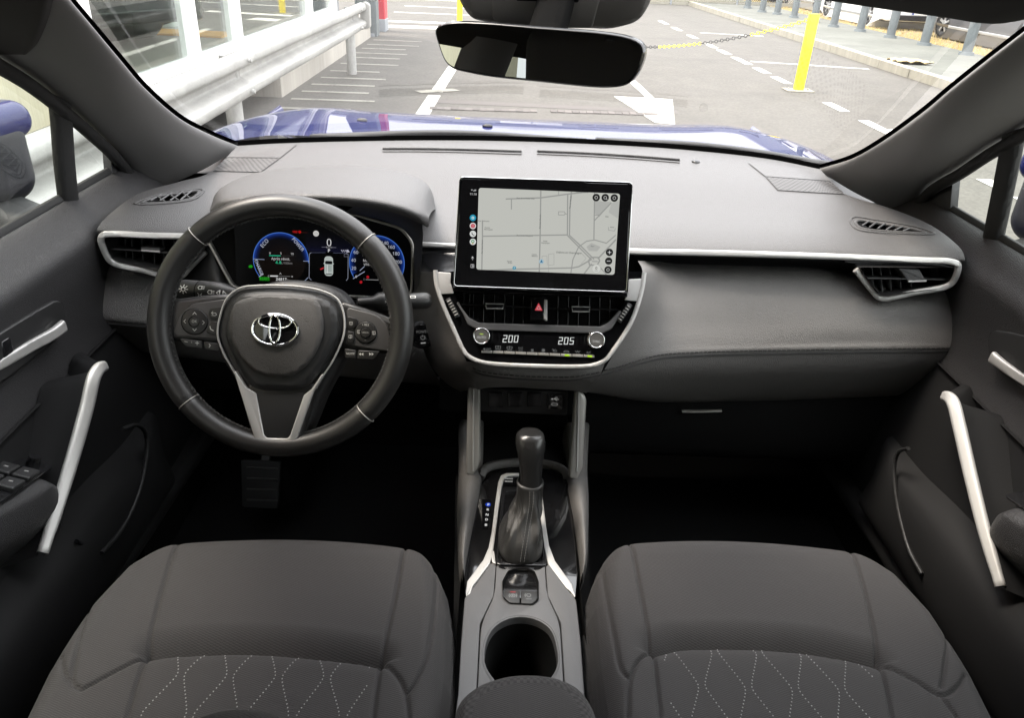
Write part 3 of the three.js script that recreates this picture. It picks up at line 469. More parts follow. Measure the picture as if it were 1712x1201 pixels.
const transpose = (m) => m[0].map((_, r) => m.map((c) => c[r]));
const rowsR = transpose(colsR.map(pz)); rowsR.unshift(rowsR[0].map((v) => v.clone().add(V(0, 0.0, -0.05)))); rowsR.push(rowsR[7].map((v) => v.clone().add(V(0, -0.012, -0.06))), rowsR[7].map((v) => v.clone().add(V(0, -0.012, -0.3))));
const padR = part('lower_pad', surf(rowsR, 70, 90), M.leather, dash);
const colsC = [[[772, 604, -1.07], [783, 622, -1.06], [793, 638, -1.07], [800, 650, -1.12]], [[795, 606, -1.045], [806, 622, -1.042], [815, 636, -1.055], [820, 646, -1.1]], [[850, 612, -1.04], [852, 627, -1.036], [855, 637, -1.05], [857, 645, -1.1]], [[905, 614, -1.04], [905, 631, -1.036], [905, 640, -1.05], [905, 648, -1.1]], [[970, 614, -1.04], [965, 631, -1.038], [958, 641, -1.055], [952, 651, -1.1]], [[1012, 604, -1.055], [1003, 628, -1.052], [988, 644, -1.07], [978, 655, -1.13]]];
const padC = part('stack_pad', surf(transpose(colsC.map(pz)).concat([colsC.map((c) => Zp(...c[3]).add(V(0, -0.004, -0.12)))]), 30, 50), M.leather, dash);
const colsK = [[[690, 456, -1.22], [690, 500, -1.2], [694, 540, -1.19], [705, 575, -1.18], [720, 610, -1.17], [745, 640, -1.16], [770, 655, -1.15]], [[712, 455, -1.17], [716, 500, -1.15], [728, 548, -1.13], [745, 585, -1.105], [765, 615, -1.085], [785, 638, -1.085], [797, 650, -1.12]], [[727, 455, -1.12], [733, 495, -1.11], [758, 556, -1.085], [773, 588, -1.065], [783, 612, -1.055], [793, 634, -1.065], [801, 648, -1.11]]];
const padK = part('knee_pad', surf(transpose(colsK.map(pz)), 40, 24), M.leather, dash);
const colsL = [[[176, 446, -1.30], [163, 481, -1.30], [159, 515, -1.30], [159, 535, -1.30], [164, 550, -1.3], [176, 575, -1.33]], [[170, 442, -1.25], [157, 481, -1.225], [153, 515, -1.205], [153, 535, -1.2], [158, 551, -1.215], [170, 578, -1.26]], [[250, 460, -1.26], [245, 495, -1.235], [243, 525, -1.22], [243, 543, -1.215], [245, 560, -1.23], [250, 590, -1.27]], [[330, 478, -1.28], [330, 505, -1.25], [330, 532, -1.235], [330, 551, -1.23], [330, 570, -1.245], [330, 600, -1.28]], [[480, 500, -1.29], [480, 530, -1.27], [480, 550, -1.255], [480, 570, -1.25], [480, 590, -1.265], [480, 620, -1.29]], [[700, 500, -1.26], [700, 540, -1.25], [705, 575, -1.24], [712, 595, -1.235], [722, 615, -1.24], [740, 645, -1.26]]];
const rowsL = transpose(colsL.map(pz)); rowsL.unshift(rowsL[0].map((v) => v.clone().add(V(0, 0.0, -0.05)))); rowsL.push(rowsL[6].map((v) => v.clone().add(V(0, -0.01, -0.05))));
const padL = part('lower_pad', surf(rowsL, 40, 60), M.leather, dash);
part('knee_panel', surf([[0.80, -1.28], [0.68, -1.31], [0.55, -1.42], [0.45, -1.6]].map(([y, z]) => [-0.74, -0.4, -0.1].map((x) => V(x, y, z))), 10, 10), M.blackSoft, dash);
part('glovebox_door', surf([[0.70, -1.27], [0.66, -1.262], [0.56, -1.275], [0.48, -1.33], [0.46, -1.55]].map(([y, z]) => [0.12, 0.4, 0.72].map((x) => V(x, y, z))), 14, 10), M.blackSoft, dash);
part('glovebox_latch', bar(pz([[1140, 688, -1.252], [1172, 688, -1.252], [1206, 687, -1.252]]), 0.004, 0.008, AZ), M.satinDark, dash);
part('trim_recess', surf([pz([[1060, 424, -1.235], [1200, 428, -1.235], [1340, 433, -1.235], [1428, 440, -1.235]]), pz([[1060, 432, -1.285], [1200, 436, -1.29], [1340, 441, -1.29], [1435, 450, -1.28]]), pz([[1062, 458, -1.30], [1200, 460, -1.31], [1340, 463, -1.31], [1430, 475, -1.30]])], 10, 30), M.blackSoft, dash);
part('trim_recess', surf([pz([[696, 411, -1.235], [730, 413, -1.235], [764, 415, -1.235]]), pz([[697, 425, -1.24], [730, 428, -1.23], [762, 430, -1.22]]), pz([[700, 456, -1.21], [728, 458, -1.15], [762, 460, -1.13]])], 8, 16), M.gloss, dash);
// --- silver trim
const F0 = V(0, 0.35, 1).normalize();
part('trim_bar', bar(pz([[700, 408.5, -1.222], [730, 410, -1.222], [775, 412, -1.222]]), 0.0085, 0.007, F0), M.satin, dash);
part('trim_bar', bar(pz([[1050, 420.5, -1.225], [1200, 423.5, -1.222], [1400, 429.5, -1.216], [1540, 435, -1.208], [1588, 437.5, -1.202], [1600, 442, -1.199], [1601, 450, -1.199], [1592, 472, -1.205], [1582, 479, -1.207], [1530, 489, -1.212], [1482, 499, -1.215], [1469, 497.5, -1.217], [1457, 485, -1.22], [1430, 451, -1.225]]), 0.0105, 0.008, F0, { steps: 140 }), M.satin, dash);
part('trim_bar', bar(pz([[330, 396, -1.212], [250, 394, -1.207], [190, 391.5, -1.203], [174, 393, -1.199], [169.5, 400, -1.199], [173, 415, -1.202], [183, 434, -1.205], [194, 441.5, -1.207], [240, 452, -1.212], [285, 463, -1.218], [304, 461, -1.22], [318, 447, -1.225], [344, 421, -1.232]]), 0.0105, 0.008, F0, { steps: 120 }), M.satin, dash);
// --- outer air vents
function vent(f, hole, blade, tab, slats, light) {
  const s = rpoly(f.pts(hole), 0.006), p = s.getPoints(8), o = part('air_vent', ext(s, -0.075, -0.072), M.deep, dash); f.place(o);
  const wall = []; for (let i = 0; i < p.length; i++) { const a = p[i], b = p[(i + 1) % p.length]; wall.push(gridGeo([[V(a.x, a.y, 0.006), V(b.x, b.y, 0.006)], [V(a.x * 0.96, a.y * 0.96, -0.075), V(b.x * 0.96, b.y * 0.96, -0.075)]])); }
  part('duct_wall', merge(wall), M.black, o);
  part('blade', bar(blade.map(([x, y]) => f.vec(x, y, -0.02)), 0.003, 0.03, AZ), M.black, o);
  for (const [x, y0, y1] of slats) part('slat', bar([f.vec(x, y0, -0.045), f.vec(x + 3, y1, -0.045)], 0.0016, 0.03, AZ), light ? M.consoleGrey : M.black, o);  // grey slats on one vent carry a pale reflection as colour
  const t = rpoly(f.pts(tab, -0.004), 0.002); part('tab', ext(t, -0.028, -0.004, 0.002), M.consoleGrey, o); part('tab_edge', bar([...f.pts(tab.slice(2), -0.002)].map(([a, b]) => V(a, b, -0.0025)), 0.0035, 0.003, AZ), M.satin, o);
  return o;
}
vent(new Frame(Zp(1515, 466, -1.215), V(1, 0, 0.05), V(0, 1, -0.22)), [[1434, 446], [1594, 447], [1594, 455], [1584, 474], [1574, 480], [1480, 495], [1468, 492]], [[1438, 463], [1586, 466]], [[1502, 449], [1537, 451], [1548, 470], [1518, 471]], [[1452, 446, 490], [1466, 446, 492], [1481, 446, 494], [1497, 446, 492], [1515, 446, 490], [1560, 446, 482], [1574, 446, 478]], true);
vent(new Frame(Zp(240, 422, -1.215), V(1, 0, -0.05), V(0, 1, -0.22)), [[177, 396], [300, 399], [345, 412], [312, 450], [300, 456], [200, 436], [187, 430]], [[186, 414], [330, 424]], [[235, 413], [268, 415], [268, 421], [237, 419]], [[215, 398, 436], [226, 398, 438], [243, 398, 440], [262, 399, 446], [278, 399, 448], [296, 400, 452]], false);
// --- details lying on the top pad
const lay = (mesh, l, off) => l.map(([x, y]) => on(mesh, x, y, off)).filter(Boolean);
for (const l of [[[640, 251.5], [700, 251.5], [780, 253], [872, 256]], [[898, 255.5], [980, 259], [1060, 264], [1136, 270]]]) { // a real slot through the pad between two lips
  openings.push([...l.map(([x, y]) => [x, y - 1.7]), ...l.map(([x, y]) => [x, y + 1.9]).reverse()]);
  const a = part('defroster_slot', bar(lay(topPad, l.map(([x, y]) => [x, y - 2.6]), 0.001), 0.007, 0.005, AY), M.dashTop, dash); part('slot_lip', bar(lay(topPad, l.map(([x, y]) => [x, y + 2.4]), 0.0008), 0.006, 0.003, AY), M.dashTop, a);
}
part('sunload_sensor', new THREE.SphereGeometry(0.009, 20, 10).scale(1, 0.5, 1).translate(...on(topPad, 1163, 271, 0).toArray()), M.gloss, dash);
const perfC = dataTex(64, (i, j) => { const h = (a, b) => Math.hypot((i - a), (j - b)) < 13; return h(16, 16) || h(48, 48) ? 30 : 235; }, true);
M.grille = std([0.075, 0.072, 0.072], 0.6, { map: rep(perfC, 0.0105) });
function bil(mesh, q, off, nu = 24, nv = 24) { const P = []; for (let r = 0; r <= nv; r++) { const row = []; for (let c = 0; c <= nu; c++) { const u = c / nu, v = r / nv, x = (1 - v) * ((1 - u) * q[0][0] + u * q[1][0]) + v * ((1 - u) * q[3][0] + u * q[2][0]), y = (1 - v) * ((1 - u) * q[0][1] + u * q[1][1]) + v * ((1 - u) * q[3][1] + u * q[2][1]); let p = null; const mx = (q[0][0] + q[1][0] + q[2][0] + q[3][0]) / 4, my = (q[0][1] + q[1][1] + q[2][1] + q[3][1]) / 4; for (let k = 0; k < 0.5 && !p; k += 0.02) p = on(mesh, x + (mx - x) * k, y + (my - y) * k, off); if (!p) return null; row.push(p); } P.push(row); } return gridGeo(P); }
for (const [q, q2] of [[[[397, 247], [497, 242.5], [469, 265], [377, 264]], [[377, 265], [468, 266], [436, 289], [357, 287]]], [[[1250, 273], [1366, 285.5], [1392, 304], [1279, 296]], [[1280, 297], [1392, 305], [1411, 326], [1300, 319]]]]) { for (const [k, w] of [[q, M.dashTop], [q2, M.grille]]) { const g = bil(topPad, k, 0.0015); if (g) part(w === M.grille ? 'speaker_grille' : 'grille_border', g, w, dash); else console.log('grille off pad', k[0]); } }
for (const [out, inn, lat] of [
  [[[226, 341], [262, 327], [300, 321], [336, 317], [341, 319], [330, 331], [306, 338]], [[238, 339], [268, 328], [302, 323], [333, 320], [326, 329], [304, 336]], [[252, 337, 270, 327], [268, 337, 288, 324], [285, 337, 306, 322], [302, 336, 322, 320], [262, 329, 276, 338], [282, 325, 300, 337], [303, 322, 318, 332]]],
  [[[1421, 370], [1425, 364], [1462, 368], [1534, 381], [1561, 391], [1500, 391], [1431, 383]], [[1430, 372], [1434, 369], [1466, 373], [1530, 384], [1546, 389], [1500, 388], [1436, 380]], [[1440, 379, 1452, 371], [1452, 382, 1466, 372], [1466, 384, 1480, 374], [1480, 386, 1494, 377], [1494, 387, 1508, 380], [1508, 388, 1520, 383]]]]) {
  const c = (l, off, n = 60) => { const p = new THREE.CatmullRomCurve3(l.map(([x, y]) => V(x, y, 0)), true, 'centripetal').getPoints(n); return lay(topPad, p.map((v) => [v.x, v.y]), off); };
  openings.push(new THREE.CatmullRomCurve3(inn.map(([x, y]) => V(x, y, 0)), true, 'centripetal').getPoints(60).map((v) => [v.x, v.y]));
  const t = part('demister_vent', bar(c(out, 0.0006, 40).slice(0, -1), 0.005, 0.003, AY, { closed: true }), M.dashTop, dash); part('inner_lip', bar(c(inn, -0.0005, 40).slice(0, -1), 0.006, 0.005, AY, { closed: true }), M.dashTop, t);
  for (const [a, b, x, y] of lat) part('lattice_bar', bar(lay(topPad, [[a, b], [(a + x) / 2, (b + y) / 2], [x, y]], 0.0015), 0.003, 0.003, AY), M.consoleGrey, t);
}
// --- stitching
function stitch(mesh, l, parent, { step = 0.0085, len = 0.0048, mat = M.threadDark, r = 0.0011, off = 0.0003, name = 'stitching' } = {}) {
  const c = new THREE.CatmullRomCurve3(l.map(([x, y]) => V(x, y, 0)), false, 'centripetal').getPoints(160), P = c.map((v) => on(mesh, v.x, v.y, off)).filter(Boolean);
  const K = new THREE.CatmullRomCurve3(P), N = Math.max(2, Math.floor(K.getLength() / step)), im = new THREE.InstancedMesh(new THREE.CapsuleGeometry(r, len, 2, 6), mat, N), m = new THREE.Matrix4(), q = new THREE.Quaternion();
  for (let i = 0; i < N; i++) { const t = (i + 0.5) / N; q.setFromUnitVectors(AY, K.getTangentAt(t)); m.compose(K.getPointAt(t), q, V(1, 1, 1)); im.setMatrixAt(i, m); }
  im.name = name; im.userData = { kind: 'stuff' }; shadows(im); parent.add(im); return P;
}
const seamLine = (mesh, l, parent, w = 0.003) => { const P = new THREE.CatmullRomCurve3(l.map(([x, y]) => V(x, y, 0)), false, 'centripetal').getPoints(60).map((v) => on(mesh, v.x, v.y, 0.0002)).filter(Boolean); if (P.length > 3) part('seam', bar(P, w, 0.0012, V(0, 0.5, 1)), M.threadDark, parent); };
const stR = [[1006, 620], [1035, 613], [1060, 605], [1099, 594.5], [1158, 589.5], [1374, 584.5], [1608, 582]];
stitch(padR, stR, dash); seamLine(padR, stR.map(([x, y]) => [x, y + 6]), dash);
const stC = [[790, 615], [806, 621], [850, 627], [905, 630], [960, 630], [1003, 622]];
stitch(padC, stC, dash); seamLine(padC, stC.map(([x, y]) => [x, y + 5]), dash);
const stL = [[154, 533], [200, 537], [243, 541], [330, 548]];
stitch(padL, stL, dash); seamLine(padL, stL.map(([x, y]) => [x, y + 5]), dash);
{ const font = await new FontLoader().loadAsync('fonts/droid/droid_sans_bold.typeface.json'), a = on(topPad, 1437, 387, 0.0004), b = on(topPad, 1500, 394.5, 0.0004), c = on(topPad, 1440, 380, 0.0004), f = new Frame(a, b.clone().sub(a), c.clone().sub(a)), g = new TextGeometry('SRS AIRBAG', { font, size: 0.0085, depth: 0.0003, curveSegments: 3 }); f.place(part('airbag_marking', g, M.consoleGrey, dash)); }
{ // cut the openings through the top pad
  const g = topPad.geometry, ix = g.index.array, pos = g.attributes.position, keep = [], v = V(0, 0, 0), inside = (P, x, y) => { let r = false; for (let i = 0, j = P.length - 1; i < P.length; j = i++) if ((P[i][1] > y) !== (P[j][1] > y) && x < (P[j][0] - P[i][0]) * (y - P[i][1]) / (P[j][1] - P[i][1]) + P[i][0]) r = !r; return r; };
  for (let i = 0; i < ix.length; i += 3) { v.set(0, 0, 0); for (let k = 0; k < 3; k++) { v.x += pos.getX(ix[i + k]) / 3; v.y += pos.getY(ix[i + k]) / 3; v.z += pos.getZ(ix[i + k]) / 3; } v.project(camera); const x = (v.x + 1) / 2 * W0, y = (1 - v.y) / 2 * H0; if (!openings.some((P) => inside(P, x, y))) keep.push(ix[i], ix[i + 1], ix[i + 2]); }
  topPad.geometry = g.clone(); topPad.geometry.setIndex(keep);
}
// ---------------------------------------------------------------- printed faces
class Print { // a canvas that covers a rectangle of a frame; positions may be given in photo pixels
  constructor(f, h, u0, v0, u1, v1, ppm) { Object.assign(this, { f, h, u0, v0, u1, v1, ppm }); this.w = Math.round((u1 - u0) * ppm); this.hh = Math.round((v1 - v0) * ppm); }
  at(px, py) { const [u, v] = this.f.uv(px, py, this.h); return [(u - this.u0) * this.ppm, (this.v1 - v) * this.ppm]; }
  make(draw, bg) { return canvas(this.w, this.hh, (x) => draw(x, (a, b) => this.at(a, b), this.ppm), bg); }
  map(g) { return planar(g, this.u0, this.v0, this.u1, this.v1); }
  static around(f, h, l, ppm) { const p = f.pts(l, h), us = p.map((q) => q[0]), vs = p.map((q) => q[1]); return new Print(f, h, Math.min(...us), Math.min(...vs), Math.max(...us), Math.max(...vs), ppm); }
}
const lit = (t, k = 0.2, o = {}) => phy([0.004, 0.004, 0.0045], 0.12, { emissive: new THREE.Color(1, 1, 1), emissiveIntensity: k, emissiveMap: t, clearcoat: 0.3, clearcoatRoughness: 0.03, ...o });
function txt(x, s, p, size, col = '#fff', { font = 'sans-serif', bold = false, it = false, align = 'center', rot = 0 } = {}) { x.save(); x.translate(p[0], p[1]); x.rotate(rot); x.fillStyle = col; x.font = (it ? 'italic ' : '') + (bold ? 'bold ' : '') + size + 'px ' + font; x.textAlign = align; x.textBaseline = 'middle'; x.fillText(s, 0, 0); x.restore(); }
function line(x, l, col, w, fill) { x.strokeStyle = col; x.lineWidth = w; x.lineCap = 'round'; x.lineJoin = 'round'; x.beginPath(); l.forEach((p, i) => i ? x.lineTo(...p) : x.moveTo(...p)); if (fill) { x.fillStyle = fill; x.fill(); } if (w) x.stroke(); }
function disc(x, p, r, col, st, w) { x.beginPath(); x.arc(p[0], p[1], r, 0, 7); if (col) { x.fillStyle = col; x.fill(); } if (st) { x.strokeStyle = st; x.lineWidth = w; x.stroke(); } }
// ---------------------------------------------------------------- instrument cluster
{
  const o = thing('instrument_cluster', 'digital instrument cluster with blue ringed dials behind the steering wheel', 'instrument cluster');
  const f = new Frame(Zp(540, 430, -1.215), V(1, 0, 0), V(0, 1, -0.3)); f.place(o);
  const outl = [[343, 398], [356, 374], [400, 354], [590, 356], [672, 380], [692, 405], [692, 440], [690, 494], [640, 501], [420, 490], [388, 482]];
  const s = rpoly(f.pts(outl), 0.012);
  part('cluster_housing', ext(s, -0.03, -0.004), M.deep, o);
  const ring = rpoly(f.pts(outl, 0.004), 0.012); ring.holes.push(new THREE.Path(grow(ring, -0.0045).getPoints().reverse()));
  part('bezel', ext(ring, -0.006, 0.006, 0.0015), M.satinDark, o);
  part('bezel_strip', bar([f.vec(560, 494, 0.008), f.vec(600, 496, 0.008), f.vec(660, 499, 0.008)], 0.003, 0.003, AZ), M.satin, o);
  const P = Print.around(f, -0.002, [[396, 364], [690, 364], [690, 494], [396, 494]], 6200);
  const Z0 = (a, b) => P.at(340 + a * 0.22196, 340 + b * 0.22196);
  const t = P.make((x, at, ppm) => {
    const k = (Z0(1000, 400)[0] - Z0(0, 400)[0]) / 1000, T = (s, a, b, sz, c, q) => txt(x, s, Z0(a, b), sz * k, c, q);
    const gr = x.createLinearGradient(0, Z0(0, 180)[1], 0, Z0(0, 370)[1]); gr.addColorStop(0, '#020204'); gr.addColorStop(0.6, '#0a0b1c'); gr.addColorStop(1, '#191a48'); x.fillStyle = gr; { const a = Z0(770, 190), b = Z0(1120, 372); x.fillRect(a[0], a[1], b[0] - a[0], b[1] - a[1]); }
    // left dial
    const c = Z0(586, 430), R = 208 * k; { const g2 = x.createRadialGradient(c[0], c[1], R * 0.2, c[0], c[1], R); g2.addColorStop(0, '#1a1210'); g2.addColorStop(0.72, '#0a0a10'); g2.addColorStop(0.86, '#0d1f58'); g2.addColorStop(1, '#2656c4'); x.fillStyle = g2; x.beginPath(); x.arc(c[0], c[1], R, Math.PI, 2 * Math.PI); x.fill(); x.fillStyle = '#130e0c'; x.beginPath(); x.arc(c[0], c[1], R * 0.9, 0, Math.PI); x.fill(); }
    x.strokeStyle = '#5c8ff0'; x.lineWidth = 5 * k; x.beginPath(); x.arc(c[0], c[1], R, Math.PI * 0.78, Math.PI * 2.02); x.stroke(); x.strokeStyle = '#9fc0ff'; x.lineWidth = 3 * k; x.beginPath(); x.arc(c[0], c[1], R * 0.88, Math.PI * 0.78, Math.PI * 1.0); x.stroke();
    line(x, [Z0(378, 420), Z0(460, 424)], '#b9c8e8', 4 * k); line(x, [Z0(755, 436), Z0(800, 438)], '#b9c8e8', 4 * k); line(x, [Z0(420, 555), Z0(452, 535)], '#dfe6f5', 4 * k); line(x, [Z0(755, 595), Z0(790, 560)], '#b9c8e8', 4 * k);
    T('ECO', 462, 302, 40, '#e8eefc', { rot: -0.85 }); T('POWER', 714, 310, 36, '#e8eefc', { rot: 0.85 }); T('CHARGE', 420, 484, 34, '#e8eefc', { rot: 1.2 + Math.PI * 0 });
    T('0', 503, 376, 22); T('5', 586, 378, 22); T('10', 670, 381, 22); line(x, [Z0(500, 394), Z0(582, 396)], '#2fc79a', 8 * k); line(x, [Z0(586, 396), Z0(680, 398)], '#333', 6 * k);
    T('Après réinit.', 585, 420, 26); T('4.8', 567, 446, 32, '#35d29b', { bold: true }); T('L/100km', 630, 452, 22, '#aaa');
    line(x, [Z0(575, 536), Z0(582, 524), Z0(589, 536)], '#ddd', 3 * k); T('C', 493, 549, 20); T('H', 670, 553, 18); line(x, [Z0(508, 548), Z0(560, 549)], '#fff', 10 * k); line(x, [Z0(565, 549), Z0(655, 552)], '#777', 6 * k);
    T('24817', 588, 573, 30, '#fff', { bold: true }); T('km', 632, 576, 20, '#bbb');
    x.strokeStyle = '#22c322'; x.lineWidth = 3 * k; { const a = Z0(425, 556); x.strokeRect(a[0], a[1], 72 * k, 24 * k); } T('READY', 461, 569, 22, '#2fe02f', { bold: true });
    T('100', 690, 216, 24, '#e22', { bold: true }); disc(x, Z0(727, 216), 11 * k, '#c11'); line(x, [Z0(740, 220), Z0(785, 221)], '#441511', 5 * k); disc(x, Z0(850, 228), 22 * k, '#f2f0ec'); T('AUTO', 850, 228, 12, '#bbb');
    line(x, [Z0(340, 478), Z0(352, 466), Z0(366, 466), Z0(374, 478), Z0(366, 486), Z0(346, 486)], '#1fae1f', 2 * k, '#1fae1f');
    // middle
    T('0', 948, 297, 74); line(x, [Z0(893, 330), Z0(925, 331)], '#99a', 3 * k); line(x, [Z0(970, 333), Z0(1000, 334)], '#99a', 3 * k); T('km/h', 948, 332, 20, '#ccc'); T('P', 947, 357, 34, '#fff', { bold: true });
    x.strokeStyle = '#a9b0c4'; x.lineWidth = 4 * k; for (const [a, b] of [[800, 372], [1092, 376]]) { const d = a < 900 ? 14 : -14; line(x, [Z0(a + d, b), Z0(a, b + 10), Z0(a - 2, b + 190), Z0(a + d, b + 206)], '#a9b0c4', 4 * k); }
    line(x, [Z0(815, 372), Z0(920, 372)], '#63698a', 3 * k); line(x, [Z0(980, 374), Z0(1075, 376)], '#63698a', 3 * k);
    { const a = Z0(912, 398), w = 66 * k, h = 150 * k; x.fillStyle = '#d7e0dc'; x.beginPath(); x.roundRect(a[0], a[1], w, h, 26 * k); x.fill(); x.fillStyle = '#15181a'; x.beginPath(); x.roundRect(a[0] + 6 * k, a[1] + 36 * k, w - 12 * k, 24 * k, 8 * k); x.fill(); x.fillStyle = '#b9c6c1'; x.fillRect(a[0] + 10 * k, a[1] + 66 * k, w - 20 * k, 52 * k); x.fillStyle = '#f4f8f6'; x.fillRect(a[0] + 18 * k, a[1] + 66 * k, 8 * k, 70 * k); x.fillStyle = '#2b2f31'; x.fillRect(a[0] + 10 * k, a[1] + 132 * k, w - 20 * k, 6 * k); x.fillStyle = '#d7e0dc'; x.fillRect(a[0] - 6 * k, a[1] + 52 * k, 8 * k, 8 * k); x.fillRect(a[0] + w - 2 * k, a[1] + 52 * k, 8 * k, 8 * k); }
    line(x, [Z0(880, 495), Z0(906, 482), Z0(908, 492), Z0(884, 502)], '#d8323c', 2 * k, '#d8323c'); for (const d of [0, 14, 28, 42]) line(x, [Z0(1040 + d, 352), Z0(1050 + d, 366)], '#d6d6e8', 5 * k); line(x, [Z0(1078, 356), Z0(1090, 350), Z0(1102, 368), Z0(1082, 370)], '#d6d6e8', 3 * k, '#d6d6e8'); x.strokeStyle = '#889'; { const a = Z0(1062, 382); x.strokeRect(a[0], a[1], 30 * k, 20 * k); }
    // right dial
    const d = Z0(1308, 452), Q = 208 * k; { const g2 = x.createRadialGradient(d[0], d[1], Q * 0.3, d[0], d[1], Q); g2.addColorStop(0, '#060609'); g2.addColorStop(0.66, '#07080f'); g2.addColorStop(0.8, '#0c1b4e'); g2.addColorStop(1, '#2250b8'); x.fillStyle = g2; x.beginPath(); x.arc(d[0], d[1], Q, Math.PI * 0.85, Math.PI * 2.1); x.lineTo(d[0], d[1]); x.fill(); x.strokeStyle = '#5c8ff0'; x.lineWidth = 5 * k; x.beginPath(); x.arc(d[0], d[1], Q, Math.PI * 0.82, Math.PI * 2.15); x.stroke(); }
    for (const [s, a, b] of [['20', 1134, 490], ['40', 1132, 430], ['60', 1150, 370], ['140', 1368, 300], ['160', 1416, 331], ['180', 1452, 380], ['200', 1470, 443]]) T(s, a, b, 34, '#e9eefc');
    T('Mode', 1238, 432, 28, '#eee', { align: 'center' }); T('vitesse', 1250, 460, 28, '#eee'); line(x, [Z0(1130, 568), Z0(1215, 515)], '#c9d4f0', 5 * k); line(x, [Z0(1180, 508), Z0(1215, 475)], '#c9d4f0', 4 * k); T('0', 1152, 553, 26); disc(x, Z0(1239, 556), 11 * k, '#d4202c'); disc(x, Z0(1188, 594), 11 * k, '#d4202c'); T('E', 1212, 574, 20, '#999'); line(x, [Z0(1225, 575), Z0(1360, 580)], '#bbb', 4 * k);
  }, '#010102');
  part('display', P.map(flat(rpoly([[P.u0, P.v0], [P.u1, P.v0], [P.u1, P.v1], [P.u0, P.v1]], 0.012), -0.002)), lit(t, 0.115, { clearcoat: 0, roughness: 0.35, specularIntensity: 0.12 }), o);
}
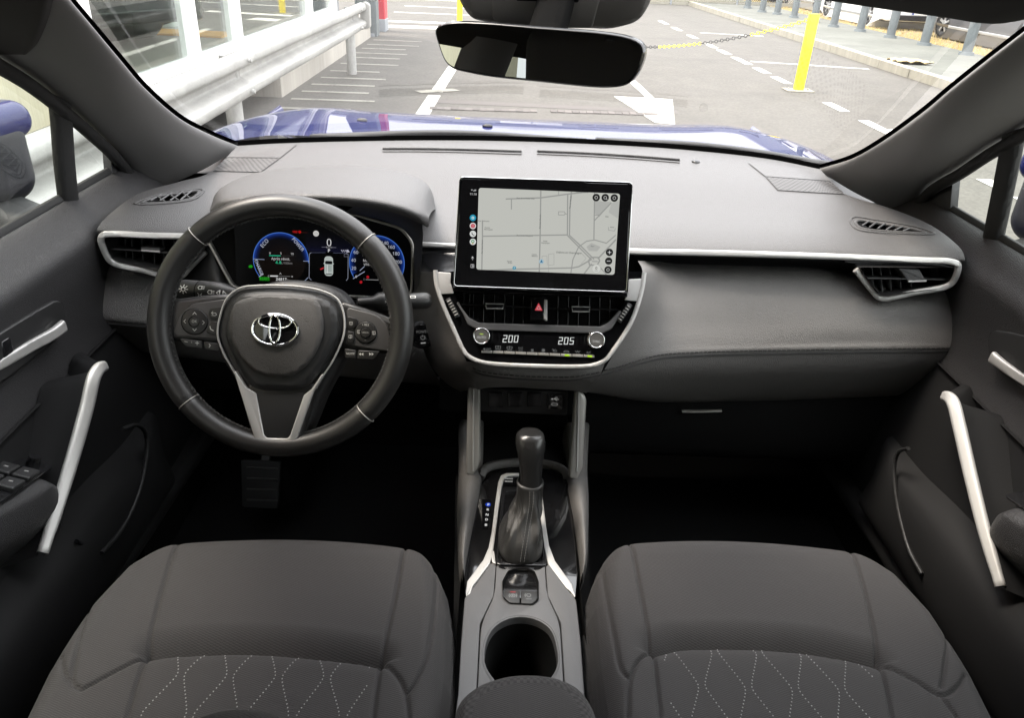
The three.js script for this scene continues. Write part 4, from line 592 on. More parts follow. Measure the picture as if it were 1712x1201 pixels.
// ---------------------------------------------------------------- touchscreen
{
  const o = thing('touchscreen', 'black tablet style touchscreen showing a pale street map above the air vents', 'screen');
  const a = Zp(912, 300, -1.105), b = Zp(904, 485, -1.06), f = new Frame(a.clone().lerp(b, 0.5), AX, a.clone().sub(b)); f.place(o);
  const face = f.pts([[770, 297], [1056, 306.5], [1047, 488], [759, 478]], 0.004);
  const w = (Math.abs(face[0][0]) + Math.abs(face[1][0]) + Math.abs(face[2][0]) + Math.abs(face[3][0])) / 4;
  part('tablet_body', ext(rpoly(face, 0.006), -0.022, 0.0035, 0.002), M.piano, o);
  const rim = rpoly(face, 0.006), rimO = grow(rim, 0.0016); rimO.holes.push(new THREE.Path(grow(rim, -0.0004).getPoints().reverse())); part('metal_rim', ext(rimO, -0.02, 0.005, 0.0006), M.chrome, o);
  const P = Print.around(f, 0.0042, [[773, 300], [1053, 305], [1047, 486], [762, 478]], 3900);
  const Z0 = (p, q) => P.at(740 + p * 0.19276, 280 + q * 0.19276);
  const t = P.make((x) => {
    const k = (Z0(1000, 500)[0] - Z0(0, 500)[0]) / 1000, T = (s, p, q, sz, c, e) => txt(x, s, Z0(p, q), sz * k, c, e), Ln = (l, wd, c = '#a9aaa6') => line(x, l.map(([p, q]) => Z0(p, q)), c, wd * k);
    const scr = [Z0(305, 182), Z0(1540, 222), Z0(1472, 934), Z0(296, 886)];
    const sq = [Math.max(scr[0][0], scr[3][0]) - 4 * k, Math.min(scr[0][1], scr[1][1]), scr[1][0], Math.max(scr[2][1], scr[3][1])];
    x.save(); x.beginPath(); x.roundRect(sq[0], (scr[0][1] + scr[1][1]) / 2, sq[2] - sq[0], (scr[2][1] + scr[3][1]) / 2 - (scr[0][1] + scr[1][1]) / 2, 22 * k); x.clip();
    x.fillStyle = '#d3d4cd'; x.fillRect(0, 0, P.w, P.hh);
    line(x, [[1320, 290], [1460, 300], [1360, 430], [1320, 400]].map(([p, q]) => Z0(p, q)), '#bfc0bb', 0, '#bfc0bb'); line(x, [[1465, 310], [1530, 290], [1530, 450], [1440, 390]].map(([p, q]) => Z0(p, q)), '#c4c5c0', 0, '#c4c5c0'); line(x, [[1248, 690], [1290, 656], [1370, 690], [1340, 728], [1270, 726]].map(([p, q]) => Z0(p, q)), '#bfc0bb', 0, '#bfc0bb');
    Ln([[552, 274], [852, 264], [1085, 232], [1300, 208]], 11); Ln([[597, 274], [597, 362]], 9); Ln([[852, 180], [846, 590], [838, 920]], 11); Ln([[1005, 200], [1005, 240]], 6); Ln([[1085, 232], [1082, 590], [1180, 690], [1290, 800]], 11); Ln([[1118, 200], [1104, 350], [1100, 590], [1196, 680], [1310, 795]], 11);
    Ln([[346, 470], [346, 600], [340, 900]], 11); Ln([[346, 598], [846, 590], [1082, 586]], 11); Ln([[1318, 210], [1312, 630]], 10); Ln([[1318, 460], [1460, 310]], 10); Ln([[1318, 415], [1362, 412]], 7); Ln([[1005, 385], [1055, 385], [1064, 400], [1055, 413], [1005, 413], [1005, 385]], 6); Ln([[1064, 405], [1082, 405]], 6);
    Ln([[1112, 920], [1130, 800], [1180, 690], [1250, 640], [1320, 630], [1420, 658], [1500, 590]], 9); Ln([[1500, 630], [1350, 790]], 13); Ln([[1230, 920], [1290, 840]], 11); Ln([[1350, 850], [1420, 930]], 9); Ln([[340, 898], [620, 884], [840, 880], [1130, 872], [1180, 862], [1290, 800]], 12); Ln([[1290, 780], [1350, 782], [1362, 810], [1340, 850], [1275, 848], [1265, 810], [1290, 780]], 12); Ln([[1300, 815], [1340, 817]], 14, '#b7b8b4');
    Ln([[918, 755], [966, 748], [966, 845], [920, 850], [918, 755]], 3); Ln([[862, 800], [862, 770], [905, 768], [908, 850]], 3); Ln([[920, 850], [918, 920]], 3); Ln([[1210, 750], [1245, 790], [1200, 840]], 3); Ln([[1438, 520], [1440, 545], [1490, 552], [1500, 530]], 5);
    const D = '#5b5d5b'; T('Rue de la Petite Ville', 720, 270, 17, D); T('Rue Gambetta', 1210, 214, 17, D); T('Rue Jean Moulin', 846, 470, 17, D, { rot: -1.57 }); T('Rue du Moulin', 1110, 300, 17, D, { rot: -1.52 }); T('Rue André Dupont', 712, 593, 17, D); T('Rue Thénard', 356, 466, 17, D); T('Rue Saint Denis', 344, 690, 17, D, { rot: -1.57 });
    T('Piscine', 388, 525, 15, D); T('Municipale', 398, 540, 15, D); T('Stade', 890, 642, 15, D); T('Olympique', 892, 658, 15, D); T('Châlons-en-Champagne', 1095, 741, 21, '#4c4e4c'); T('Centre', 795, 757, 15, D); T('Médical', 798, 772, 15, D); T('Square', 580, 816, 15, D); T('Jardin', 585, 831, 15, D); T('Parc', 1300, 686, 15, D); T('Pôle', 1425, 430, 15, D); T('Hôtel', 1470, 522, 15, D);
    disc(x, Z0(857, 817), 22 * k, '#b5cdd8'); line(x, [Z0(857, 803), Z0(868, 828), Z0(857, 822), Z0(846, 828)], '#1c6f9e', 2 * k, '#1c6f9e'); disc(x, Z0(622, 873), 15 * k, '#2796b8'); T('E', 622, 873, 20, '#fff', { bold: true });
    for (const [p, q, s] of [[1332, 262, '⌑'], [1410, 263, '⚲'], [1489, 266, '⚙'], [1447, 738, '+'], [1440, 813, '–'], [1434, 889, '⊕']]) { disc(x, Z0(p, q), 32 * k, '#262726'); disc(x, Z0(p, q), 12 * k, null, '#e8e8e4', 4 * k); if (s === '+' || s === '–') { disc(x, Z0(p, q), 18 * k, '#262726'); Ln([[p - 14, q], [p + 14, q]], 5, '#fff'); if (s === '+') Ln([[p, q - 14], [p, q + 14]], 5, '#fff'); } if (s === '⚲') Ln([[p + 9, q + 9], [p + 17, q + 17]], 5, '#e8e8e4'); }
    disc(x, Z0(1333, 880), 38 * k, '#e3e4de', '#c6c7c2', 4 * k); T('0', 1333, 875, 34, '#222'); T('km/h', 1333, 897, 12, '#444');
    x.restore();
    line(x, [Z0(246, 192), Z0(262, 192), Z0(254, 204)], '#ccc', 1, '#ccc'); line(x, [Z0(264, 206), Z0(278, 206), Z0(278, 190)], '#ccc', 1, '#ccc'); line(x, [Z0(283, 192), Z0(290, 192), Z0(290, 206), Z0(283, 206)], '#ccc', 1, '#ccc'); T('11:18', 266, 232, 25, '#ccc', { bold: true });
    for (const [q, c] of [[438, '#2a9fbf'], [508, '#e8e4e2'], [577, '#eceeec'], [646, '#eceeec']]) disc(x, Z0(263, q), 28 * k, c);
    disc(x, Z0(263, 438), 13 * k, '#dff3f8'); T('e', 263, 437, 22, '#2a9fbf', { bold: true }); disc(x, Z0(263, 508), 18 * k, '#cf3a4a'); disc(x, Z0(263, 508), 9 * k, null, '#f2d5d8', 3 * k); line(x, [Z0(254, 566), Z0(258, 582), Z0(274, 590)], '#3a3c3a', 6 * k); disc(x, Z0(262, 642), 11 * k, null, '#3a9a63', 6 * k); line(x, [Z0(258, 656), Z0(262, 666), Z0(267, 656)], '#d0a030', 4 * k);
    disc(x, Z0(260, 780), 7 * k, '#e4e4e4'); line(x, [Z0(248, 786), Z0(260, 796), Z0(272, 786)], '#e4e4e4', 3 * k); line(x, [Z0(260, 796), Z0(260, 806)], '#e4e4e4', 3 * k); { const p0 = Z0(246, 842); x.strokeStyle = '#e4e4e4'; x.lineWidth = 4 * k; x.strokeRect(p0[0], p0[1], 26 * k, 28 * k); x.beginPath(); x.moveTo(p0[0] + 13 * k, p0[1]); x.lineTo(p0[0] + 13 * k, p0[1] + 28 * k); x.moveTo(p0[0] + 13 * k, p0[1] + 14 * k); x.lineTo(p0[0] + 26 * k, p0[1] + 14 * k); x.stroke(); }
  }, '#020202');
  part('display', P.map(flat(rpoly(f.pts([[773, 300], [1053, 309], [1045, 485], [762, 476]], 0.0042), 0.004), 0.0042)), lit(t, 0.15), o);
}
// ---------------------------------------------------------------- climate panel with centre vents
{
  const o = thing('climate_panel', 'glossy black climate control panel framed in silver below the touchscreen', 'control panel');
  const a = Zp(905, 455, -1.098), b = Zp(905, 612, -1.032), f = new Frame(a.clone().lerp(b, 0.5), AX, a.clone().sub(b)); f.place(o);
  const outl = [[729, 454], [732, 488], [762, 557], [778, 590], [795, 602], [815, 606], [905, 611], [985, 611], [1004, 605], [1018, 594], [1054, 537], [1072, 484], [1076, 454]];
  const hole = [[757, 480], [766, 506], [784, 534], [802, 543], [1004, 549], [1019, 542], [1034, 525], [1049, 496], [1049, 490]];
  const plate = rpoly(f.pts(outl), 0.006); plate.holes.push(new THREE.Path(rpoly(f.pts(hole), 0.004).getPoints(6).reverse()));
  const P = Print.around(f, 0.0004, [[725, 452], [1080, 452], [1080, 614], [725, 614]], 4600), Z0 = (p, q) => P.at(700 + p * 0.2278, 450 + q * 0.2278);
  const seven = (x, s, p, q, h, k) => { const SEG = { 0: 'abcdef', 2: 'abged', 5: 'afgcd' }; let cx = p; for (const ch of s) { if (ch === '.') { const e = Z0(cx - 4, q + h / 2); x.fillRect(e[0], e[1] - 5 * k, 5 * k, 5 * k); continue; } const w = h * 0.5, c = { a: [[0, 0], [w, 0]], b: [[w, 0], [w, h / 2]], c: [[w, h / 2], [w, h]], d: [[0, h], [w, h]], e: [[0, h / 2], [0, h]], f: [[0, 0], [0, h / 2]], g: [[0, h / 2], [w, h / 2]] }; for (const g of SEG[ch]) line(x, c[g].map(([u, v]) => Z0(cx + u + (h - v) * 0.14, q - h / 2 + v)), '#f4f6f4', 6.5 * k); cx += h * 0.86; } };
  const t = P.make((x) => {
    const k = (Z0(1000, 500)[0] - Z0(0, 500)[0]) / 1000, T = (s, p, q, sz, c, e) => txt(x, s, Z0(p, q), sz * k, c, e); x.fillStyle = '#fff';
    seven(x, '20.0', 618, 512, 48, k); seven(x, '20.5', 1026, 527, 48, k);
    const c = '#8d8f8d'; T('OFF', 513, 588, 21, c); const star = (p, q, r) => { for (let i = 0; i < 3; i++) line(x, [Z0(p - r * Math.cos(i * 1.05), q - r * Math.sin(i * 1.05)), Z0(p + r * Math.cos(i * 1.05), q + r * Math.sin(i * 1.05))], c, 3 * k); }; star(482, 587, 7); for (const [p, q, s] of [[583, 594, 'FRONT'], [667, 598, 'REAR']]) { T(s, p, q, 15, c); line(x, [Z0(p - 17, q - 12), Z0(p - 20, q - 28), Z0(p + 20, q - 27), Z0(p + 17, q - 11), Z0(p - 17, q - 12)], c, 3 * k); line(x, [Z0(p, q - 14), Z0(p, q - 32)], c, 3 * k); }
    T('FAST', 749, 581, 17, c); T('ECO', 749, 598, 17, c); for (const d of [-7, 0, 7]) line(x, [Z0(826, 598 + d), Z0(842, 598 + d)], c, 4 * k); disc(x, Z0(915, 598), 11 * k, null, c, 3 * k); star(915, 598, 10); line(x, [Z0(980, 588), Z0(992, 592), Z0(990, 606), Z0(1010, 606), Z0(1012, 596)], c, 3 * k); line(x, [Z0(984, 600), Z0(1006, 590)], c, 3 * k); line(x, [Z0(1064, 610), Z0(1070, 600), Z0(1095, 600), Z0(1104, 612), Z0(1064, 611)], c, 3 * k); line(x, [Z0(1148, 602), Z0(1160, 612), Z0(1166, 600), Z0(1172, 612), Z0(1186, 602)], c, 3 * k); T('A/C', 1248, 613, 22, c);
    x.strokeStyle = '#4a4c4a'; x.lineWidth = 2 * k; for (const [p, q, s] of [[460, 492, 1], [1300, 520, -1]]) { const e = Z0(p, q); x.beginPath(); x.arc(e[0], e[1], 84 * k, s > 0 ? -0.4 : Math.PI - 0.4, s > 0 ? 0.4 : Math.PI + 0.4); x.stroke(); }
    x.strokeStyle = '#1c1c1c'; { const e = Z0(592, 482), g = Z0(1160, 560); x.strokeRect(e[0], e[1], g[0] - e[0], g[1] - e[1]); }
  }, '#000');
  part('face_plate', P.map(flat(plate, 0)), lit(t, 0.15, { roughness: 0.08 }), o);
  part('plate_edge', ext(grow(rpoly(f.pts(outl), 0.006), -0.001), -0.016, -0.0125), M.piano, o).visible = true;
  part('silver_frame', bar([[728, 452], [729, 470], [735, 494], [761, 556], [777, 589], [785, 597], [797, 603], [815, 607.5], [905, 612.5], [985, 612], [1002, 607.5], [1012, 602], [1020, 593], [1056, 537], [1073, 485], [1077, 456]].map(([x, y]) => f.vec(x, y, 0.002)), 0.0068, 0.008, AZ, { steps: 160 }), M.satin, o);
  for (const l of [[[731, 455], [754, 456], [753, 472], [759, 491], [738, 492], [732, 474]], [[1051, 467], [1074.5, 466], [1073, 483], [1065, 504], [1044, 502], [1050, 490]]]) part('silver_cheek', ext(rpoly(f.pts(l, 0.003), 0.002), 0, 0.003, 0.001), M.satin, o);
  // centre vents
  const hs = rpoly(f.pts(hole), 0.004), hp = hs.getPoints(6), duct = part('centre_vent', ext(hs, -0.055, -0.052), M.deep, o), wall = [];
  for (let i = 0; i < hp.length; i++) { const p = hp[i], q = hp[(i + 1) % hp.length]; wall.push(gridGeo([[V(p.x, p.y, 0), V(q.x, q.y, 0)], [V(p.x, p.y, -0.055), V(q.x, q.y, -0.055)]])); }
  part('duct_wall', merge(wall), M.gloss, duct);
  for (const x of [776, 786, 792, 809, 827, 844, 858, 875, 932, 949, 966, 984, 1001, 1018]) part('slat', bar([f.vec(x, 487, -0.022), f.vec(x - 1, 545, -0.022)], 0.0014, 0.024, AZ), M.gloss, duct);
  part('cross_bar', bar([f.vec(772, 509, -0.006), f.vec(886, 514, -0.006)], 0.0028, 0.014, AZ), M.gloss, duct); part('cross_bar', bar([f.vec(914, 515.5, -0.006), f.vec(1032, 518, -0.006)], 0.0028, 0.014, AZ), M.gloss, duct);
  for (const [x, y] of [[827, 512], [971, 517]]) { const k = part('vent_tab', ext(rpoly(f.pts([[x - 15, y - 4], [x + 15, y - 3.4], [x + 14, y + 4.5], [x - 14, y + 4]], 0.006), 0.002), -0.006, 0.006, 0.001), M.gloss, duct); part('tab_edge', bar(f.pts([[x - 15, y - 4], [x + 15, y - 3.4], [x + 14, y + 4.5], [x - 14, y + 4]], 0.006).map(([u, v]) => V(u, v, 0.006)), 0.0015, 0.0015, AZ, { closed: true, smooth: false }), M.satin, k); }
  part('vent_lip', ext(rpoly(f.pts([[764, 504], [784, 531], [801, 540], [1004, 546], [1018, 539], [1036, 519], [1040, 522], [1023, 550], [1007, 558], [800, 552], [782, 543]], 0.004), 0.003), -0.004, 0.004, 0.002), M.consoleGrey, o);
  // volume strip
  const VP = Print.around(f, 0.0122, [[756, 478], [1050, 488], [1050, 499], [756, 488]], 4600), vt = VP.make((x) => { const q = (a, b) => VP.at(a, b), k = (q(1000, 480)[0] - q(900, 480)[0]) / 100; txt(x, 'VOL−', q(877, 482.5), 6 * k, '#b9bbb9'); line(x, [...Array(11)].map((_, i) => { const e = q(902.5, 482.8), r = (i % 2 ? 1.3 : 3) * k, a = i * Math.PI / 5 - Math.PI / 2; return [e[0] + r * Math.cos(a), e[1] + r * Math.sin(a)]; }), '#b9bbb9', 0.5 * k); txt(x, 'VOL+', q(929, 484), 6 * k, '#b9bbb9'); line(x, [q(861, 478), q(864, 485), q(939, 488), q(943, 482)], '#2a2b2a', 0.5 * k); }, '#000');
  part('volume_strip', ext(rpoly(f.pts([[757, 479], [1049, 489], [1049, 497], [757, 487]], 0.012), 0.001), -0.006, 0.0118, 0.001), M.piano, o); part('volume_keys', VP.map(flat(rpoly(VP.f.pts([[758, 479.5], [1048, 489.5], [1048, 496], [758, 486.5]], 0.0122), 0.001), 0.0122)), lit(vt, 0.14), o);
  // hazard switch
  const HP = Print.around(f, 0.0122, [[886, 499], [915, 499], [915, 537], [886, 537]], 9000), ht = HP.make((x) => { const q = (a, b) => HP.at(a, b), k = (q(1000, 500)[0] - q(900, 500)[0]) / 100; line(x, [q(900.5, 508), q(906, 519), q(895, 518.5), q(900.5, 508)], '#e0525c', 1.6 * k, '#c33d47'); line(x, [q(900.5, 511.5), q(903.6, 517.3), q(897.5, 517), q(900.5, 511.5)], '#f0c6c8', 0.7 * k); }, '#000');
  const hz = part('hazard_switch', ext(rpoly(f.pts([[888, 499], [910, 500], [909, 535], [887, 534]], 0.012), 0.002), -0.02, 0.012, 0.001), M.piano, o); part('warning_triangle', HP.map(flat(rpoly(f.pts([[889, 500.5], [909, 501.2], [908, 533], [888, 532]], 0.0122), 0.001), 0.0122)), lit(ht, 0.13), hz);
  part('switch_edge', ext(rpoly(f.pts([[910, 500.5], [915, 502], [915, 537], [909, 533]], 0.012), 0.0008), -0.01, 0.012, 0.001), M.satin, hz);
  // rotary wheels beside the vents
  for (const [p, q] of [[[749, 500], [765, 530]], [[1053, 509], [1034, 538]]]) { const s = part('vent_wheel', bar([f.vec(...p, 0.002), f.vec((p[0] + q[0]) / 2, (p[1] + q[1]) / 2, 0.005), f.vec(...q, 0.002)], 0.0085, 0.006, AZ), M.black, o); for (let i = 0; i < 6; i++) { const u = 0.12 + 0.15 * i, e = f.vec(p[0] + (q[0] - p[0]) * u, p[1] + (q[1] - p[1]) * u, 0.0075); const d = V(f.vec(...q, 0).x - f.vec(...p, 0).x, f.vec(...q, 0).y - f.vec(...p, 0).y, 0).normalize(), n = V(-d.y, d.x, 0).multiplyScalar(0.003); part(i < 5 ? 'ridge' : 'pointer', bar([e.clone().sub(n), e.clone().add(n)], 0.0018, 0.002, AZ), M.satinDark, s); } }
  // temperature dials
  for (const [x, y, s, on_] of [[805, 562, 'AUTO', true], [997, 569, 'SYNC', false]]) {
    const c = f.vec(x, y, 0.012), R = 0.0122, d = part('dial', cyl(R, R * 1.02, 0.013, 48).rotateX(Math.PI / 2).translate(c.x, c.y, 0.0065), M.satinDark, o);
    part('dial_ring', new THREE.TorusGeometry(R * 0.97, 0.0011, 10, 56).translate(c.x, c.y, 0.0132), M.chrome, d);
    const dt = canvas(256, 256, (g) => { txt(g, s, [128, 152], 62, '#cfcfcc'); if (on_) { g.fillStyle = '#b7e21c'; } else g.fillStyle = '#3a3a38'; g.fillRect(96, 84, 64, 18); }, '#050505');
    part('dial_face', planar(flat(ell(c.x, c.y, R * 0.9), 0.0136), c.x - R * 0.9, c.y - R * 0.9, c.x + R * 0.9, c.y + R * 0.9), std([0.085, 0.083, 0.08], 0.4, { metalness: 0.3, emissive: new THREE.Color(1, 1, 1), emissiveMap: dt, emissiveIntensity: 0.15 }), d);
  }
  for (let i = 0; i < 10; i++) { const x0 = 805 + i * 19.0, y0 = 588 + i * 0.8, k = part('climate_key', ext(rpoly(f.pts([[x0, y0 - 2], [x0 + 17.8, y0 - 1.2], [x0 + 17.8, y0 + 3.0], [x0, y0 + 2.2]], 0.003), 0.0006), 0, 0.003, 0.0007), M.satinDark, o); if (i === 7 || i === 9) part('indicator_light', flat(rpoly(f.pts([[x0 + 6, y0 - 1], [x0 + 14, y0 - 0.6], [x0 + 14, y0 + 2.4], [x0 + 6, y0 + 2]], 0.0032), 0.0004), 0.0032), std([0.05, 0.1, 0], 0.4, { emissive: new THREE.Color('#b4e61a'), emissiveIntensity: 0.16 }), k); }
}
{ // start button
  const o = thing('start_button', 'round black power button beside the climate panel', 'button'), f = new Frame(Zp(706, 560, -1.155), V(1, 0, -0.25), V(0, 1, -0.45)); f.place(o);
  part('button_surround', ext(ell(0, 0, 0.024), -0.02, 0.002, 0.003), M.black, o);
  const t = canvas(256, 256, (x) => { txt(x, 'POWER', [128, 90], 44, '#8a8a88'); x.strokeStyle = '#8a8a88'; x.lineWidth = 8; x.beginPath(); x.arc(128, 158, 24, -1.0, Math.PI + 1.0); x.stroke(); line(x, [[128, 128], [128, 152]], '#8a8a88', 8); x.fillStyle = '#d6d6d2'; x.fillRect(100, 214, 56, 12); }, '#050505');
  part('button_cap', planar(ext(ell(0, 0, 0.019), 0, 0.006, 0.002), -0.019, -0.019, 0.019, 0.019), lit(t, 0.09), o);
}
// ================================================================ STEERING WHEEL
const wf = new Frame(V(-0.3665, 0.9337, -0.9666), AX, V(0, Math.cos(25 * Math.PI / 180), -Math.sin(25 * Math.PI / 180)));
{
  const o = thing('steering_wheel', 'black leather steering wheel with silver lower spoke and chrome oval emblem', 'steering wheel'); wf.place(o);
  const ang = ([x, y]) => { const [a, b] = wf.uv(x, y); return Math.atan2(b, a); }, seams = [[319, 382], [619, 399], [315, 674], [616, 696]].map(ang);
  const RM = 0.1692, P = [], N = 220, K = 22;
  for (let i = 0; i <= N; i++) { const a = i / N * Math.PI * 2, row = []; let sh = 0; for (const s of seams) { let d = Math.abs(a - s); d = Math.min(d, Math.PI * 2 - d, Math.abs(d - Math.PI * 2)); sh = Math.max(sh, Math.exp(-((d * RM / 0.0022) ** 2))); } const grip = 1 + 0.06 * Math.max(0, Math.cos(2 * (a - 0.15))) ; for (let k = 0; k <= K; k++) { const b = k / K * Math.PI * 2, r1 = (0.0158 * grip - 0.0016 * sh), r2 = (0.0172 * grip - 0.0016 * sh), rr = RM + r1 * Math.cos(b); row.push(V(rr * Math.cos(a), rr * Math.sin(a), r2 * Math.sin(b))); } P.push(row); }
  const rim = part('rim', gridGeo(P), M.wheelLeather, o);
  for (const a of seams) part('rim_seam', new THREE.TorusGeometry(0.0163, 0.0008, 6, 30).scale(1, 1.05, 1).rotateX(Math.PI / 2).translate(RM, 0, 0).rotateZ(a), M.satinDark, rim);
  { const n = 300, im = new THREE.InstancedMesh(new THREE.CapsuleGeometry(0.0008, 0.0035, 2, 5), M.thread, n), m = new THREE.Matrix4(), q = new THREE.Quaternion(); for (let i = 0; i < n; i++) { const a = i / n * Math.PI * 2, z = (i % 2 ? 0.0042 : -0.001), r = RM - 0.0163; q.setFromEuler(new THREE.Euler(0.9 * (i % 2 ? 1 : -1), 0, a)); m.compose(V(r * Math.cos(a), r * Math.sin(a), z), q, V(1, 1, 1)); im.setMatrixAt(i, m); } im.material = M.wheelThread = std([0.06, 0.06, 0.058], 0.7); im.name = 'rim_stitching'; im.userData = { kind: 'stuff' }; rim.add(shadows(im)); }
  const S = (l, h = 0, n = 90) => spl(wf.pts(l, h), n), E = (l, h0, h1, bv, r = 0.003) => ext(rpoly(wf.pts(l, h1), r), h0, h1, bv);
  part('hub_back', ext(S([[400, 492], [470, 468], [560, 484], [586, 520], [582, 575], [540, 660], [495, 745], [428, 745], [395, 650], [358, 580], [366, 520]]), -0.06, -0.006, 0.012), M.black, o);
  // spokes
  const ls = part('spoke', E([[272, 505], [296, 500], [340, 494], [392, 491], [392, 580], [330, 574], [296, 572], [276, 566]], -0.022, -0.001, 0.006, 0.01), M.wheelLeather, o);
  const rs = part('spoke', E([[568, 503], [612, 517], [655, 534], [668, 545], [672, 590], [650, 594], [570, 584]], -0.022, -0.001, 0.006, 0.01), M.wheelLeather, o);
  part('lower_spoke', E([[412, 640], [530, 640], [500, 746], [500, 756], [425, 756]], -0.03, 0.011, 0.008, 0.01), M.wheelLeather, o);
  const sp = std([0.045, 0.043, 0.042], 0.45, { bumpMap: rep(fineT, 0.02), bumpScale: 0.0001 });
  part('spoke_panel', E([[291, 556], [300, 528], [322, 508], [386, 499], [378, 569], [296, 562]], -0.004, 0.0035, 0.0015, 0.006), sp, ls);
  part('spoke_panel', E([[580, 514], [628, 526], [648, 543], [657, 589], [578, 577]], -0.004, 0.0035, 0.0015, 0.006), sp, rs);
  // one printed sheet for all the keys
  const KP = Print.around(wf, 0.006, [[286, 490], [665, 490], [665, 610], [286, 610]], 5200), kt = KP.make((x) => { const q = (a, b) => KP.at(a, b), k = (q(500, 550)[0] - q(400, 550)[0]) / 100, c = '#aaa9a5', T = (s, a, b, z) => txt(x, s, q(a, b), z * k, c), Ln = (l, w = 1) => line(x, l.map(([a, b]) => q(a, b)), c, w * k);
    Ln([[322.5, 526], [325.5, 522.5], [328.5, 526]]); Ln([[322.5, 550], [325.5, 553.5], [328.5, 550]]); Ln([[310.5, 534.5], [307.5, 537.5], [310.5, 540.5]]); Ln([[339, 536.5], [342, 539.5], [339, 542.5]]); T('OK', 325.5, 537.5, 6.5);
    Ln([[355, 523.5], [361, 523.5], [362.5, 526.5], [360, 528], [354.5, 527.5]]); Ln([[356.5, 521], [354, 523.5], [356.5, 526]]); Ln([[351.5, 546], [352.5, 550.5], [357, 553]], 1.6); Ln([[309, 571], [314, 572]]); Ln([[327, 573.5], [333, 574]]); Ln([[330, 571], [330, 577]]); T('c', 321, 572, 5); Ln([[350, 575], [352, 578], [350, 581]]);
    T('+ RES', 611, 543.5, 5); T('−', 611, 569, 6); T('CANCEL', 611, 556, 3.4); for (const [a, b] of [[600, 555], [625, 557], [587, 541], [586, 563]]) { Ln([[a - 2.5, b - 2.5], [a + 2.5, b - 2.5], [a + 2.5, b + 2], [a - 2.5, b + 2], [a - 2.5, b - 2.5]], 0.7); Ln([[a, b - 2.5], [a, b + 3.4]], 0.7); } T('MODE', 586, 591.5, 5.2); for (const [a, s] of [[602, -1], [606, -1], [619, 1], [623, 1]]) line(x, [q(a - s * 1.6, 590), q(a + s * 1.6, 592.3), q(a - s * 1.6, 594.6)], c, 0.5 * k, c); }, '#1b1a19');
  const km = std([1, 1, 1], 0.42, { map: kt }), key = (l, par, h1 = 0.006, r = 0.0025) => part('key', KP.map(E(l, 0, h1, 0.0008, r)), km, par), rnd_ = (x, y, r, h1, par) => { const [a, b] = wf.uv(x, y, h1); return part('key', KP.map(ext(ell(a, b, r), 0, h1, 0.0008)), km, par); };
  for (const [x, y, r, p] of [[325.5, 538, 0.0188, ls], [611.5, 556, 0.0158, rs]]) { const [a, b] = wf.uv(x, y, 0.004); part('dial_gap', flat(ell(a, b, r), 0.0038), M.deep, p); rnd_(x, y, r - 0.0008, 0.0055, p); part('key_ring', new THREE.TorusGeometry(0.0072, 0.0005, 6, 32).translate(a, b, 0.0062), M.deep, p); rnd_(x, y, 0.0068, 0.0068, p); }
  for (const l of [[[352, 515.5], [373, 513], [367, 534], [354, 534], [348, 526]], [[353, 538], [367, 538.5], [365, 561], [347, 558], [345, 552]], [[300, 566], [337.5, 571], [339, 583.5], [310, 579.5]], [[340.5, 571.5], [366, 575], [368, 588], [343, 584.5]]]) key(l, ls);
  for (const l of [[[581, 529], [598, 533.5], [594, 549], [580, 550]], [[580, 553.5], [592, 555.5], [592, 573], [580, 574]], [[576, 583.5], [596, 586], [594, 600.5], [577, 599]], [[598.5, 586], [635, 588], [625, 602], [597.5, 601]]]) key(l, rs);
  // airbag cover
  const rimLine = [[409, 655], [392, 622], [374, 590], [364.5, 560], [369, 528], [381, 498], [402, 482], [430, 478], [465, 477.5], [505, 480], [540, 487], [565, 501], [575.5, 528], [575, 560], [556, 605], [536, 635], [521, 660]];
  part('airbag_base', ext(S([[402, 484], [465, 479], [540, 489], [564, 503], [574, 530], [573, 560], [555, 603], [520, 658], [470, 664], [410, 655], [376, 590], [366, 560], [370, 528], [383, 499]], 0.004), -0.02, 0.006, 0.006), M.black, o);
  part('silver_line', bar(rimLine.map(([x, y]) => wf.vec(x, y, 0.007)), 0.0026, 0.004, AZ, { steps: 120 }), M.satin, o);
  const pad = std([0.05, 0.047, 0.045], 0.55, { bumpMap: rep(grainT, 0.03), bumpScale: 0.0004 });
  part('airbag_cover', ext(S([[402, 492], [465, 487], [535, 496], [558, 512], [566, 535], [563, 562], [540, 610], [512, 648], [465, 655], [418, 646], [386, 590], [375, 560], [379, 530], [388, 505]], 0.016), -0.01, 0.018, 0.01, 12, 6), M.black, o);
  part('airbag_pad', ext(S([[393, 507], [432, 494], [465, 493], [500, 495], [530, 504], [540, 530], [538, 565], [518, 605], [490, 628], [460, 631], [430, 625], [404, 602], [386, 568], [383, 535]], 0.022), 0.01, 0.0235, 0.006, 12, 6), pad, o);
  // emblem
  { const h = 0.026, c = wf.vec(460, 551.5, h), ex = (px) => Math.abs(wf.vec(460 + px, 551.5, h).x - c.x), ey = (py) => Math.abs(wf.vec(460, 551.5 + py, h).y - c.y), e = part('emblem', ext(ell(c.x, c.y, ex(40), ey(28)), 0.02, h - 0.001, 0.002), M.piano, o);
    const ring = (cx, cy, rx, ry, w, t, k) => part('emblem_ring', bar([...Array(48)].map((_, i) => { const a = i / 48 * Math.PI * 2; return V(cx + rx * Math.cos(a), cy + ry * Math.sin(a), h + k); }), w, t, AZ, { closed: true, steps: 96 }), M.chrome, e);
    ring(c.x, c.y, ex(38), ey(26), 0.0032, 0.0034, 0); ring(c.x, c.y + ey(13), ex(27), ey(11), 0.0026, 0.003, 0.0004); ring(c.x, c.y + ey(1), ex(9), ey(23.5), 0.0024, 0.003, 0.0008); }
